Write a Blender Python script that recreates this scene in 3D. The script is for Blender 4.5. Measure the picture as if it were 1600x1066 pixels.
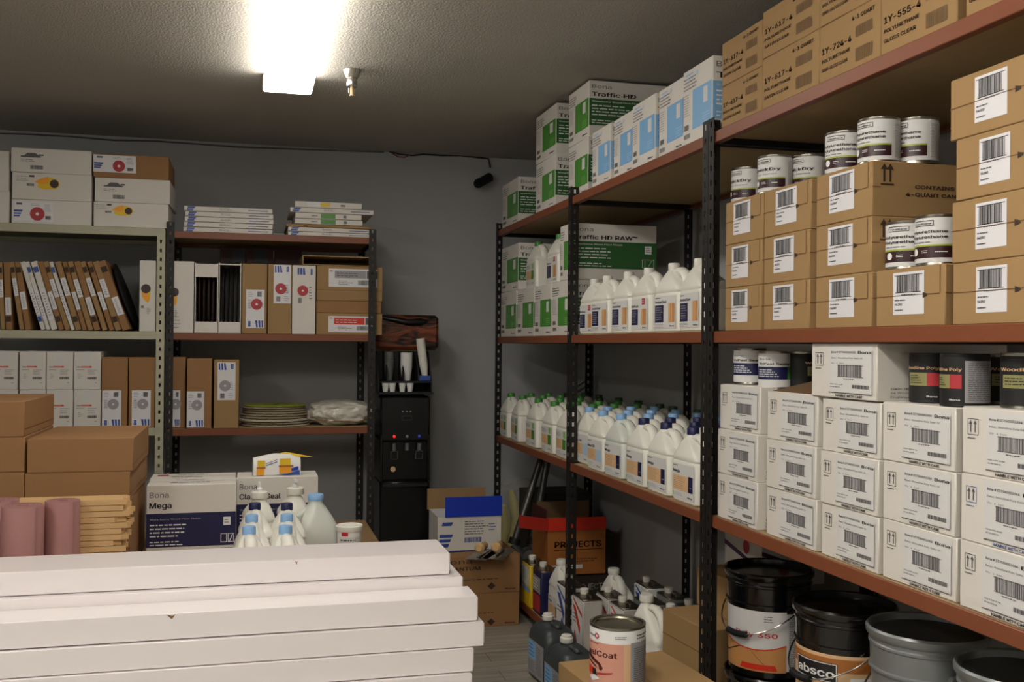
import bpy, math, random
from mathutils import Vector, Matrix
S = bpy.context.scene
C = S.collection
for o in list(bpy.data.objects): bpy.data.objects.remove(o)
rnd = random.Random(7)
# ------------------------------------------------------------------ camera
H = 1.6; FPX = 1568.0
yaw, pitch, roll = math.radians(14.636), math.radians(.284), math.radians(.487)
fw = Vector((math.sin(yaw)*math.cos(pitch), math.cos(yaw)*math.cos(pitch), math.sin(pitch)))
r0 = Vector((math.cos(yaw), -math.sin(yaw), 0)); u0_ = r0.cross(fw)
RR = r0*math.cos(roll)+u0_*math.sin(roll); UU = u0_*math.cos(roll)-r0*math.sin(roll)
cd = bpy.data.cameras.new('camera'); cam = bpy.data.objects.new('camera', cd); C.objects.link(cam)
cd.sensor_width = 36; cd.lens = FPX/1600*36; cd.clip_start = .05
cam.matrix_world = Matrix(((RR.x, UU.x, -fw.x, 0), (RR.y, UU.y, -fw.y, 0), (RR.z, UU.z, -fw.z, H), (0, 0, 0, 1)))
S.camera = cam
# ------------------------------------------------------------------ world, exposure
w = bpy.data.worlds.new('world'); S.world = w; w.use_nodes = True
w.node_tree.nodes['Background'].inputs[0].default_value = (.75, .85, 1, 1)
w.node_tree.nodes['Background'].inputs[1].default_value = .05
S.view_settings.view_transform = 'Standard'; S.view_settings.look = 'None'
S.view_settings.gamma = 1; S.view_settings.use_curve_mapping = False
S.view_settings.exposure = 0.98
LAMP_VISIBLE = 7.5; LAMP_BEHIND = 16.5
CEIL = 2.92; YW = 6.85; XW = 2.27
def ray(u, v): return fw+RR*((u-800)/FPX)-UU*((v-533)/FPX)
def onX(u, v, x): d = ray(u, v); return d*(x/d.x)+Vector((0, 0, H))
def onY(u, v, y): d = ray(u, v); return d*(y/d.y)+Vector((0, 0, H))
def onZ(u, v, z): d = ray(u, v); return d*((z-H)/d.z)+Vector((0, 0, H))
def onC(u, v, c): return ray(u, v)*c+Vector((0, 0, H))      # at a distance c along the view axis
# ------------------------------------------------------------------ materials
def lin(h):
    c = [int(h[i:i+2], 16)/255 for i in (0, 2, 4)]
    return tuple((x/12.92 if x < .04045 else ((x+.055)/1.055)**2.4) for x in c)+(1,)
M = {}
def mat(name, hexc, rough=.6, metal=0, noise=0, scale=8, bump=0, bscale=60, trans=0, emit=0, alpha=1, coat=0):
    m = bpy.data.materials.new(name); m.use_nodes = True; nt = m.node_tree; b = nt.nodes['Principled BSDF']
    col = lin(hexc); b.inputs['Base Color'].default_value = col
    b.inputs['Roughness'].default_value = rough; b.inputs['Metallic'].default_value = metal
    if trans: b.inputs['Transmission Weight'].default_value = trans
    if coat: b.inputs['Coat Weight'].default_value = coat; b.inputs['Coat Roughness'].default_value = .08
    if alpha < 1: b.inputs['Alpha'].default_value = alpha
    if emit: b.inputs['Emission Color'].default_value = col; b.inputs['Emission Strength'].default_value = emit
    tc = nt.nodes.new('ShaderNodeTexCoord')
    if noise:
        n = nt.nodes.new('ShaderNodeTexNoise'); n.inputs['Scale'].default_value = scale; n.inputs['Detail'].default_value = 4
        nt.links.new(tc.outputs['Object'], n.inputs['Vector'])
        mx = nt.nodes.new('ShaderNodeMixRGB'); mx.inputs[1].default_value = tuple(c*(1-noise) for c in col[:3])+(1,)
        mx.inputs[2].default_value = tuple(min(1, c*(1+noise)) for c in col[:3])+(1,)
        nt.links.new(n.outputs['Fac'], mx.inputs[0]); nt.links.new(mx.outputs[0], b.inputs['Base Color'])
    if bump:
        n = nt.nodes.new('ShaderNodeTexNoise'); n.inputs['Scale'].default_value = bscale; n.inputs['Detail'].default_value = 3
        nt.links.new(tc.outputs['Object'], n.inputs['Vector'])
        bp = nt.nodes.new('ShaderNodeBump'); bp.inputs['Strength'].default_value = bump; bp.inputs['Distance'].default_value = .01
        nt.links.new(n.outputs['Fac'], bp.inputs['Height']); nt.links.new(bp.outputs['Normal'], b.inputs['Normal'])
    M[name] = m; return m
mat('wall', 'b3b4b5', .8, noise=.05, scale=1.5, bump=.15, bscale=180)
mat('ceil', 'b2ada4', .9, noise=.04, scale=2, bump=.5, bscale=110)
mat('kraft', '9e7e53', .75, noise=.07, scale=5, bump=.08, bscale=25)
mat('kraft2', '976f46', .75, noise=.09, scale=5, bump=.08, bscale=25)
mat('kraftdark', '6e5236', .8, noise=.08, scale=5)
mat('kraftedge', '6e4c2e', .8)
mat('whitebox', 'd9d4cc', .5, noise=.025, scale=4, bump=.04, bscale=20)
mat('glossbox', 'ebe4e4', .32, noise=.02, scale=2, bump=.12, bscale=9, coat=.25)
mat('label', 'dedde0', .45)
mat('paper', 'd5d4d2', .6)
mat('ink', '1c1a1c', .5)
mat('inkgrey', '5c5a5e', .5)
mat('inklight', '9a989a', .5)
mat('inkbrown', '3b2a1c', .7)
mat('barbrown', '7a5f3f', .7)
mat('blue', '2f4f9e', .45)
mat('royal', '1638b4', .4)
mat('navy', '1b1d4a', .4)
mat('skyblue', '7fb2de', .4)
mat('paleblue', 'a9cbe8', .45)
mat('green', '4c8f36', .4)
mat('greendark', '2f6030', .4)
mat('greenpale', '8cc46c', .4)
mat('teal', '17594e', .4)
mat('red', 'c02b36', .4)
mat('redbright', 'd8341f', .45)
mat('orange', 'a8682e', .6, noise=.05)
mat('yellow', 'e6c023', .45)
mat('yelloworange', 'f0a21c', .45)
mat('tan', 'dab48a', .5)
mat('woodprint', 'c98f56', .4, noise=.15, scale=12)
mat('maroonink', '33161c', .4)
mat('lime', '9aa83c', .4); mat('olive', '8c8858', .5)
mat('jug', 'e6e4da', .38, bump=.03, bscale=15)
mat('jugclear', 'd4d8d0', .3, noise=.03)
mat('capgreen', '3f8434', .4); mat('capgreenshade', '2c4a26', .45)  # second green is the same cap colour with shade painted in
mat('capblue', '8db8e6', .4); mat('capnavy', '1d2250', .4); mat('capwhite', 'e4e0d6', .4)
mat('blacksteel', '110d0b', .55, noise=.2, scale=30)
mat('rust', '7c4429', .45, noise=.12, scale=9)
mat('board', 'a58e66', .8, noise=.08, scale=30)
mat('cream', 'b3b098', .5, noise=.03)
mat('creamboard', '77745f', .7)
mat('blackplastic', '0c0c0d', .28)
mat('blackmatte', '121213', .6)
mat('chrome', 'c8c4bc', .22, metal=1)
mat('tin', 'a8a49a', .28, metal=1)
mat('tinlid', '8a8474', .35, metal=1)
mat('greymetal', '6d706e', .35, metal=.3)
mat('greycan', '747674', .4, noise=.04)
mat('jerry', '3c4143', .4, bump=.05, bscale=40)
mat('pailblack', '0d0d0e', .2, coat=.5)
mat('pailgrey', '8a8e8e', .35, metal=.5)
mat('pailliner', '34383a', .35)
mat('tube', '63625f', .35, metal=.6)
mat('pink', 'ac7c78', .75, noise=.05, scale=3)
mat('pinkcore', '8a5c58', .8)
mat('wood', 'd2ac78', .6, noise=.12, scale=14)
mat('woodend', 'b08a5a', .7)
mat('handlewood', 'd8b27c', .45)
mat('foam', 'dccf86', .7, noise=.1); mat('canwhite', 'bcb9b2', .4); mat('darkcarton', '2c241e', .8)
mat('shrink', '7c4228', .35, noise=.7, scale=7, coat=.4)
mat('film', 'e8e8e8', .18, trans=.6, bump=.8, bscale=30, alpha=.28)
mat('bagfill', 'cfcabe', .35, noise=.12, scale=18, bump=.9, bscale=28, coat=.6)
mat('padgreen', '8f9a2e', .7); mat('pad', '9a8c74', .9, noise=.2, scale=40, bump=.5, bscale=80)
mat('padpale', 'bcb4a2', .9, noise=.1, scale=40, bump=.5, bscale=80)
mat('disc', '0b090a', .8); mat('discbrown', '2c1712', .85)
mat('maroonbox', '4c1f1a', .5, noise=.1); mat('slateprint', '3c4048', .5)
mat('white', 'e8e8e6', .4)
mat('crimson', 'b03038', .45)
mat('bluesilver', '8fa6c4', .4)
mat('coatpink', 'd79a86', .35); mat('coatmaroon', '4a1718', .4)
mat('ledred', 'ff2a1a', .4, emit=.6); mat('ledgrey', '8f9694', .4); mat('ledblue', '3a3fc0', .4, emit=.15)
mat('diffuser', 'fff4dc', .4); mat('sidewhite', 'd8d4ca', .5)
mat('purple', '4a2a5c', .5)
mat('benchtop', '8a6e4c', .6, noise=.1); mat('wire', '241c1a', .5); mat('wirered', '7c2a20', .5)
# rust and black streaked shrink wrap
m = bpy.data.materials.new('shrinkwrap'); m.use_nodes = True; nt = m.node_tree; b = nt.nodes['Principled BSDF']; M['shrinkwrap'] = m
tc = nt.nodes.new('ShaderNodeTexCoord'); mp = nt.nodes.new('ShaderNodeMapping'); mp.inputs['Scale'].default_value = (3, 3, 14); nt.links.new(tc.outputs['Object'], mp.inputs[0])
ns = nt.nodes.new('ShaderNodeTexNoise'); ns.inputs['Scale'].default_value = 1.6; ns.inputs['Detail'].default_value = 6; ns.inputs['Distortion'].default_value = 1.2; nt.links.new(mp.outputs[0], ns.inputs[0])
cr = nt.nodes.new('ShaderNodeValToRGB'); cr.color_ramp.elements[0].position = .40; cr.color_ramp.elements[0].color = lin('1c1210'); cr.color_ramp.elements[1].position = .54; cr.color_ramp.elements[1].color = lin('8a4526')
nt.links.new(ns.outputs['Fac'], cr.inputs[0]); nt.links.new(cr.outputs[0], b.inputs['Base Color']); b.inputs['Roughness'].default_value = .28
bp = nt.nodes.new('ShaderNodeBump'); bp.inputs['Strength'].default_value = .8; bp.inputs['Distance'].default_value = .02; nt.links.new(ns.outputs['Fac'], bp.inputs['Height']); nt.links.new(bp.outputs['Normal'], b.inputs['Normal'])
# plank floor of pale grey vinyl
m = bpy.data.materials.new('floor'); m.use_nodes = True; nt = m.node_tree; b = nt.nodes['Principled BSDF']; M['floor'] = m
tc = nt.nodes.new('ShaderNodeTexCoord'); mp = nt.nodes.new('ShaderNodeMapping'); nt.links.new(tc.outputs['Object'], mp.inputs[0])
br = nt.nodes.new('ShaderNodeTexBrick'); nt.links.new(mp.outputs[0], br.inputs[0])
br.inputs['Scale'].default_value = 1; br.inputs['Brick Width'].default_value = 1.2; br.inputs['Row Height'].default_value = .15
br.inputs['Mortar Size'].default_value = .0025; br.inputs['Color1'].default_value = lin('a8a296'); br.inputs['Color2'].default_value = lin('989286')
br.inputs['Mortar'].default_value = lin('6c675e')
mp2 = nt.nodes.new('ShaderNodeMapping'); mp2.inputs['Scale'].default_value = (1.2, 14, 1); nt.links.new(tc.outputs['Object'], mp2.inputs[0])
ns = nt.nodes.new('ShaderNodeTexNoise'); ns.inputs['Scale'].default_value = 2; ns.inputs['Detail'].default_value = 5; nt.links.new(mp2.outputs[0], ns.inputs[0])
mx = nt.nodes.new('ShaderNodeMixRGB'); mx.blend_type = 'OVERLAY'; mx.inputs[0].default_value = .7
nt.links.new(br.outputs['Color'], mx.inputs[1]); nt.links.new(ns.outputs['Fac'], mx.inputs[2]); nt.links.new(mx.outputs[0], b.inputs['Base Color'])
b.inputs['Roughness'].default_value = .35
# ------------------------------------------------------------------ mesh builder
_tc = {}
try:        # the grotesque face that ships inside Blender itself; the built-in one is the fallback
    import os
    FONT = bpy.data.fonts.load(os.path.join(bpy.utils.system_resource('DATAFILES'), 'fonts', 'Inter.woff2'))
except Exception: FONT = None
def glyphs(txt, bold):
    k = (txt, bold)
    if k in _tc: return _tc[k]
    cu = bpy.data.curves.new('t', 'FONT'); cu.body = txt; cu.size = 1; cu.resolution_u = 1; cu.offset = 0
    if FONT: cu.font = FONT
    ob = bpy.data.objects.new('t', cu); C.objects.link(ob); dg = bpy.context.evaluated_depsgraph_get()
    me = bpy.data.meshes.new_from_object(ob.evaluated_get(dg))
    vs = [(v.co.x, v.co.y) for v in me.vertices]; fs = [list(p.vertices) for p in me.polygons]
    bpy.data.objects.remove(ob); bpy.data.curves.remove(cu); bpy.data.meshes.remove(me)
    x0 = min(v[0] for v in vs); x1 = max(v[0] for v in vs)
    if bold:
        n = len(vs); dx = .022; vs0 = list(vs); fs0 = list(fs)
        for a, b in ((dx, 0), (-dx, 0), (0, dx*.6), (0, -dx*.6)):
            m = len(vs); vs += [(x+a, y+b) for x, y in vs0]; fs += [[j+m for j in f] for f in fs0]
    _tc[k] = ([((x-x0)/(x1-x0), y/(.727 if FONT else .7)) for x, y in vs], fs, (x1-x0)/.72); return _tc[k]
class Flat:
    def __init__(s, o, U, V, W, Hh, off=.0005):
        s.o = Vector(o); s.U = Vector(U); s.V = Vector(V); s.N = s.U.cross(s.V); s.W = W; s.H = Hh; s.off = off; s.nu = 1
    def __call__(s, u, v, l): return s.o+s.U*(u*s.W)+s.V*(v*s.H)+s.N*(s.off*l)
    def sub(s, a0, b0, a1, b1):
        return Flat(s.o+s.U*(a0*s.W)+s.V*(b0*s.H), s.U, s.V, (a1-a0)*s.W, (b1-b0)*s.H, s.off)
class Cyl:                      # wraps a print round a can; a0 = angle at u=0, a1 at u=1 (degrees, counter-clockwise)
    def __init__(s, r, z0, z1, a0, a1, c=(0, 0), off=.0005, r1=None):
        s.r = r; s.r1 = r1 or r; s.z0 = z0; s.z1 = z1; s.a0 = math.radians(a0); s.a1 = math.radians(a1); s.c = c; s.off = off
        s.W = r*(s.a1-s.a0); s.H = z1-z0; s.nu = max(3, int(abs(a1-a0)/7))
    def __call__(s, u, v, l):
        a = s.a0+(s.a1-s.a0)*u; r = s.r+(s.r1-s.r)*v+s.off*(l+1)
        return Vector((s.c[0]+r*math.cos(a), s.c[1]+r*math.sin(a), s.z0+v*s.H))
class MB:
    def __init__(s): s.v = []; s.f = []; s.m = []; s.mats = []
    def mi(s, k):
        if k not in s.mats: s.mats.append(k)
        return s.mats.index(k)
    def add(s, vs, fs, k):
        n = len(s.v); s.v += [tuple(x) for x in vs]; i = s.mi(k)
        for q in fs: s.f.append([n+j for j in q]); s.m.append(i)
    def box(s, c, d, k, b=0, rot=None):
        x, y, z = [t/2 for t in d]; c = Vector(c); b = min(b, x*.9, y*.9, z*.9)
        if b <= 0:
            vs = [Vector((i*x, j*y, l*z)) for i in (-1, 1) for j in (-1, 1) for l in (-1, 1)]
            fs = [(0, 1, 3, 2), (4, 6, 7, 5), (0, 4, 5, 1), (2, 3, 7, 6), (0, 2, 6, 4), (1, 5, 7, 3)]
        else:
            vs = []; ix = {}
            for i in (-1, 1):
                for j in (-1, 1):
                    for l in (-1, 1):
                        for a in range(3):
                            p = [i*(x-b), j*(y-b), l*(z-b)]; p[a] += (i, j, l)[a]*b; ix[(i, j, l, a)] = len(vs); vs.append(Vector(p))
            fs = []
            for a in range(3):
                o1, o2 = [(1, 2), (2, 0), (0, 1)][a]
                for sg in (-1, 1):
                    q = []
                    for s1, s2 in ((-1, -1), (1, -1), (1, 1), (-1, 1)):
                        t = [0, 0, 0]; t[a] = sg; t[o1] = s1; t[o2] = s2; q.append(ix[(*t, a)])
                    fs.append(tuple(q if sg > 0 else q[::-1]))
            for a in range(3):      # edges along axis a
                o1, o2 = [(1, 2), (2, 0), (0, 1)][a]
                for s1 in (-1, 1):
                    for s2 in (-1, 1):
                        def K(e, f):
                            t = [0, 0, 0]; t[a] = e; t[o1] = s1; t[o2] = s2; return ix[(*t, f)]
                        q = [K(-1, o1), K(1, o1), K(1, o2), K(-1, o2)]
                        fs.append(tuple(q if s1*s2 < 0 else q[::-1]))
            for i in (-1, 1):
                for j in (-1, 1):
                    for l in (-1, 1):
                        q = [ix[(i, j, l, 0)], ix[(i, j, l, 1)], ix[(i, j, l, 2)]]; fs.append(tuple(q if i*j*l > 0 else q[::-1]))
        if rot: vs = [rot @ v for v in vs]
        s.add([v+c for v in vs], fs, k)
    def lathe(s, prof, k, n=24, c=(0, 0, 0), sx=1, sy=1, cap=True):
        # prof: (r, z) or (r, z, material for the band above)
        c = Vector(c); rings = []
        base = len(s.v)
        for p in prof:
            for i in range(n):
                a = 2*math.pi*i/n; s.v.append((c.x+p[0]*math.cos(a)*sx, c.y+p[0]*math.sin(a)*sy, c.z+p[1]))
        for j in range(len(prof)-1):
            kk = prof[j][2] if len(prof[j]) > 2 else k; mi = s.mi(kk)
            for i in range(n):
                a = base+j*n+i; b_ = base+j*n+(i+1) % n; s.f.append([a, b_, b_+n, a+n]); s.m.append(mi)
        if cap:
            s.f.append([base+i for i in range(n)][::-1]); s.m.append(s.mi(k))
            s.f.append([base+(len(prof)-1)*n+i for i in range(n)]); s.m.append(s.mi(prof[-1][2] if len(prof[-1]) > 2 else k))
    def tube(s, pts, r, k, n=10, flat=1.0):
        pts = [Vector(p) for p in pts]; base = len(s.v); rr = r if isinstance(r, (list, tuple)) else [r]*len(pts)
        ref = Vector((0, 0, 1)) if abs((pts[-1]-pts[0]).normalized().z) < .9 else Vector((0, 1, 0))
        for i, p in enumerate(pts):
            t = (pts[min(i+1, len(pts)-1)]-pts[max(i-1, 0)]).normalized(); a = t.cross(ref)
            if a.length < 1e-4: a = t.orthogonal()
            a.normalize(); b_ = a.cross(t).normalized()
            for j in range(n):
                g = 2*math.pi*j/n; s.v.append(tuple(p+(a*math.cos(g)*flat+b_*math.sin(g))*rr[i]))
        mi = s.mi(k)
        for i in range(len(pts)-1):
            for j in range(n):
                q = base+i*n+j; q2 = base+i*n+(j+1) % n; s.f.append([q, q+n, q2+n, q2]); s.m.append(mi)
        s.f.append([base+j for j in range(n)]); s.m.append(mi); s.f.append([base+(len(pts)-1)*n+j for j in range(n)][::-1]); s.m.append(mi)
    def loft(s, secs, k, n=6):
        # rounded-rectangle sections: (z, cx, cy, half width, half depth, corner radius)
        base = len(s.v); N = 4*n
        for (z, cx, cy, hw, hd, r) in secs:
            r = min(r, hw*.98, hd*.98)
            for q, (sx, sy) in enumerate(((1, 1), (-1, 1), (-1, -1), (1, -1))):
                for i in range(n):
                    a = math.pi/2*(q+i/(n-1)); s.v.append((cx+sx*(hw-r)+r*math.cos(a), cy+sy*(hd-r)+r*math.sin(a), z))
        mi = s.mi(k)
        for j in range(len(secs)-1):
            for i in range(N):
                a = base+j*N+i; b_ = base+j*N+(i+1) % N; s.f.append([a, b_, b_+N, a+N]); s.m.append(mi)
        s.f.append([base+i for i in range(N)][::-1]); s.m.append(mi); s.f.append([base+(len(secs)-1)*N+i for i in range(N)]); s.m.append(mi)
    def rect(s, F, a0, b0, a1, b1, k, l=1):
        n = F.nu if F.nu == 1 else max(1, int(F.nu*abs(a1-a0)+.99)); vs = []; fs = []
        for i in range(n+1):
            u = a0+(a1-a0)*i/n; vs += [F(u, b0, l), F(u, b1, l)]
            if i: fs.append((2*i-2, 2*i, 2*i+1, 2*i-1))
        s.add(vs, fs, k)
    def poly(s, F, pts, k, l):
        # a flat outline laid on a face; on a round can it is cut into narrow strips that follow the curve
        if F.nu == 1: s.add([F(x, y, l) for x, y in pts], [tuple(range(len(pts)))], k); return
        st = 1/F.nu*.8; a = min(p[0] for p in pts); b = max(p[0] for p in pts); i = math.floor(a/st)
        while i*st < b:
            q = pts
            for lim, sg in ((i*st, 1), ((i+1)*st, -1)):
                o = []
                for j in range(len(q)):
                    p0, p1 = q[j], q[(j+1) % len(q)]; d0 = (p0[0]-lim)*sg; d1 = (p1[0]-lim)*sg
                    if d0 >= 0: o.append(p0)
                    if (d0 > 0 and d1 < 0) or (d0 < 0 and d1 > 0): t = d0/(d0-d1); o.append((p0[0]+(p1[0]-p0[0])*t, p0[1]+(p1[1]-p0[1])*t))
                q = o
                if len(q) < 3: break
            if len(q) >= 3: s.add([F(x, y, l) for x, y in q], [tuple(range(len(q)))], k)
            i += 1
    def prints(s, F, items, l=1):
        rr = random.Random(len(items)*13+5)
        l0 = l
        for ii, it in enumerate(items):
            t = it[0]; l = l0+.12*ii
            if t == 'r': s.rect(F, *it[1:6], l+1)
            elif t == 'R': s.rect(F, *it[1:6], l+it[6])
            elif t == 't':      # u, v baseline, cap height, text, material, width (fraction)
                u, v, h, tx, k, wd = it[1:7]; vs, fs, asp = glyphs(tx, len(it) > 7)
                if not wd: wd = asp*h*F.H/F.W
                if F.nu == 1: s.add([F(u+x*wd, v+y*h, l+1) for x, y in vs], fs, k)
                else:
                    for f in fs: s.poly(F, [(u+vs[j][0]*wd, v+vs[j][1]*h) for j in f], k, l+1)
            elif t == 'b':      # barcode
                a0, b0, a1, b1, k = it[1:6]; x = a0; n = 26; st = (a1-a0)/n
                while x < a1-st:
                    wd = st*rr.choice((.35, .5, .9)); s.rect(F, x, b0, x+wd, b1, k, l+1); x += wd+st*rr.choice((.3, .45, .6))
            elif t == 'l':      # rows of fine print
                a0, b0, a1, b1, n, k = it[1:7]; hh = (b1-b0)/n
                for i in range(n):
                    y = b1-(i+1)*hh+hh*.35; x = a0; e = a0+(a1-a0)*rr.uniform(.6, 1)
                    while x < e:
                        wd = min((a1-a0)*rr.uniform(.05, .2), e-x); s.rect(F, x, y, x+wd, y+hh*.33, k, l+1); x += wd+(a1-a0)*.03
            elif t == 'c':      # disc with optional hole: u, v, radius (of height), material, inner
                u, v, r, k = it[1:5]; ri = it[5] if len(it) > 5 else 0; n = 20; asp = F.H/F.W; vs = []; fs = []
                for i in range(n):
                    a = 2*math.pi*i/n; vs += [F(u+r*asp*math.cos(a), v+r*math.sin(a), l+1), F(u+ri*asp*math.cos(a), v+ri*math.sin(a), l+1)]
                    j = (i+1) % n; fs.append((2*i, 2*j, 2*j+1, 2*i+1))
                s.add(vs, fs, k)
            elif t == 'p': s.poly(F, it[1], it[2], l+1)
            elif t == 'o':      # outline
                a0, b0, a1, b1, th, k = it[1:7]; tw = th*F.H/F.W
                for q in ((a0, b0, a1, b0+th), (a0, b1-th, a1, b1), (a0, b0, a0+tw, b1), (a1-tw, b0, a1, b1)): s.rect(F, *q, k, l+1)
    def mesh(s, name, sm=True):
        me = bpy.data.meshes.new(name); me.from_pydata(s.v, [], s.f)
        for k in s.mats: me.materials.append(M[k])
        me.polygons.foreach_set('material_index', s.m)
        if sm:
            me.polygons.foreach_set('use_smooth', [True]*len(s.f)); me.set_sharp_from_angle(angle=math.radians(38))
        me.update(); return me
    def build(s, name, parent=None, sm=True, label=None):
        o = bpy.data.objects.new(name, s.mesh(name, sm)); C.objects.link(o)
        if parent: o.parent = parent
        if label: o['label'] = label
        return o
def thing(name, label, cat, loc=(0, 0, 0), rz=0, group=None):
    o = bpy.data.objects.new(name, None); C.objects.link(o); o.empty_display_size = .05
    o.location = loc; o.rotation_euler = (0, 0, rz); o['label'] = label; o['category'] = cat
    if group: o['group'] = group
    return o
def tag(o, label, cat, group=None):
    o['label'] = label; o['category'] = cat
    if group: o['group'] = group
    return o
def struct(name, mb): o = mb.build(name, sm=False); o['kind'] = 'structure'; return o
kids = {}
def dup(root, loc, rz, label, group=None):
    r = root.copy(); C.objects.link(r); r.location = loc; r.rotation_euler = (0, 0, rz); r['label'] = label
    if group: r['group'] = group
    for ch in list(root.children):
        c = ch.copy(); C.objects.link(c); c.parent = r
        for g in ch.children:
            d = g.copy(); C.objects.link(d); d.parent = c
    return r
R90 = -math.pi/2
def faces(w, d, h, off=.0005):
    return {'front': Flat((-w/2, -d/2, 0), (1, 0, 0), (0, 0, 1), w, h, off), 'left': Flat((-w/2, d/2, 0), (0, -1, 0), (0, 0, 1), d, h, off),
            'right': Flat((w/2, -d/2, 0), (0, 1, 0), (0, 0, 1), d, h, off), 'top': Flat((-w/2, -d/2, h), (1, 0, 0), (0, 1, 0), w, d, off)}
def carton(name, label, cat, loc, rz, dims, body, prints={}, stickers=(), seams=True, group=None, lid=0, tape=None, part='carton_body', extra=None):
    w, d, h = dims; t = thing(name, label, cat, loc, rz, group); mb = MB(); F = faces(w, d, h)
    g = .0008
    if lid:   # telescoping lid or flap step
        mb.box((0, 0, (h-lid)/2), (w-.006, d-.006, h-lid), body, .002)
        for k_, f_ in list(F.items()): pass
        ml = MB(); ml.box((0, 0, h-lid/2-g), (w, d, lid-g), body, .002); ml.build('lid', t)
    else:
        mb.box((0, 0, h/2-g/2), (w, d, h-g), body, .0025)
    if seams:
        k = 'kraftedge' if body.startswith('kraft') else 'inklight'
        mb.rect(F['top'], 0.01, .497, .99, .503, k, 1)
    for f, items in prints.items(): mb.prints(F[f], items)
    mb.build(part, t)
    for st in stickers:
        f, a0, b0, a1, b1, k, items = st[:7]; ms = MB(); G = F[f]; sm = G.sub(a0, b0, a1, b1)
        ms.rect(sm, 0, 0, 1, 1, k, 2); ms.prints(sm, items, 2); ms.build(st[7] if len(st) > 7 else 'label_sticker', t)
    if tape:
        mt = MB(); mt.rect(F['front'], .4, .78, .6, 1, tape, 1); mt.build('tape', t)
    return t
def R_loc(yf, yn, z, d, x=1.57): return (x+d/2, (yf+yn)/2, z)
def yR(u, x=1.57): return onX(u, 530, x).y
ORD = ['first', 'second', 'third', 'fourth', 'fifth', 'sixth', 'seventh', 'eighth', 'ninth', 'tenth', 'eleventh', 'twelfth', 'thirteenth', 'fourteenth', 'fifteenth', 'sixteenth', 'seventeenth', 'eighteenth']
# ------------------------------------------------------------------ room
XL, YB = -3.2, -2.6
mb = MB(); mb.box(((XL+XW)/2, (YB+YW)/2, -.05), (XW-XL+.4, YW-YB+.4, .1), 'floor'); struct('floor', mb)
mb = MB(); mb.box(((XL+XW)/2, (YB+YW)/2, CEIL+.05), (XW-XL+.4, YW-YB+.4, .1), 'ceil'); struct('ceiling', mb)
mb = MB(); mb.box(((XL+XW)/2, YW+.05, CEIL/2), (XW-XL, .1, CEIL), 'wall'); struct('wall_back', mb)
mb = MB(); mb.box((XW+.05, (YB+YW)/2, CEIL/2), (.1, YW-YB+.2, CEIL), 'wall'); struct('wall_right', mb)
mb = MB(); mb.box((XL-.05, (YB+YW)/2, CEIL/2), (.1, YW-YB+.2, CEIL), 'wall'); struct('wall_left', mb)
mb = MB(); mb.box(((XL+XW)/2, YB-.05, CEIL/2), (XW-XL, .1, CEIL), 'wall'); struct('wall_front', mb)
# ------------------------------------------------------------------ lamps
def fixture(loc, label, strength, L=1.42):
    t = thing('ceiling_light', label, 'ceiling light', loc, 0, None)
    mb = MB(); mb.box((0, 0, -.018), (.20, L, .036), 'sidewhite', .004); mb.build('housing', t)
    k = 'lamp_%d' % int(strength*100)
    if k not in M:
        m = bpy.data.materials.new(k); m.use_nodes = True; b = m.node_tree.nodes['Principled BSDF']
        b.inputs['Base Color'].default_value = lin('fff6e6'); b.inputs['Emission Color'].default_value = (1, .95, .87, 1)
        b.inputs['Emission Strength'].default_value = strength; M[k] = m
    mb = MB(); n = 6; prof = [(-.112, -.03), (-.116, -.084), (-.108, -.092), (.108, -.092), (.116, -.084), (.112, -.03)]
    vs = [(x, s_*(L/2-.012), z) for s_ in (-1, 1) for x, z in prof]; fs = [(i, i+1, i+1+n, i+n) for i in range(n-1)]+[(n-1, 0, n, 2*n-1)]
    fs += [tuple(range(n))[::-1], tuple(range(n, 2*n))]
    mb.add(vs, fs, k); mb.build('diffuser', t)
    for s_ in (-1, 1):
        mb = MB(); mb.box((0, s_*(L/2-.006), -.045), (.235, .012, .07), 'sidewhite', .004); mb.build('end_cap', t)
    return t
pA = onZ(449, 146, CEIL-.09)
fixture((pA.x, pA.y-.71, CEIL), 'long white fluorescent ceiling light glowing above the room', LAMP_VISIBLE)
fixture((.10, 1.5, CEIL), 'fluorescent ceiling light mounted nearer the camera, above the aisle', LAMP_BEHIND)
fixture((-1.9, 1.2, CEIL), 'fluorescent ceiling light mounted near the camera, on the left', LAMP_BEHIND)
fixture((-.2, -1.2, CEIL), 'fluorescent ceiling light mounted behind the camera', LAMP_BEHIND)
# sprinkler head
p = onZ(550, 109, CEIL)
t = thing('sprinkler_head', 'chrome fire sprinkler head hanging from the ceiling beside the lamp', 'sprinkler', (p.x, p.y, CEIL))
mb = MB(); mb.lathe([(.042, 0), (.044, -.004), (.034, -.03), (.028, -.042)][::-1], 'chrome', 24); mb.build('escutcheon', t)
mb = MB(); mb.lathe([(.022, -.085), (.026, -.078), (.026, -.05), (.024, -.04)], 'chrome', 20); mb.build('socket', t)
mb = MB(); mb.lathe([(.011, -.125), (.009, -.118), (.008, -.085)], 'tan', 12)
mb.lathe([(.015, -.131), (.016, -.128), (.010, -.125)], 'chrome', 16); mb.tube([(-.012, 0, -.09), (-.014, 0, -.11), (-.004, 0, -.127)], .003, 'chrome', 6)
mb.tube([(.012, 0, -.09), (.014, 0, -.11), (.004, 0, -.127)], .003, 'chrome', 6); mb.build('deflector', t)
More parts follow.
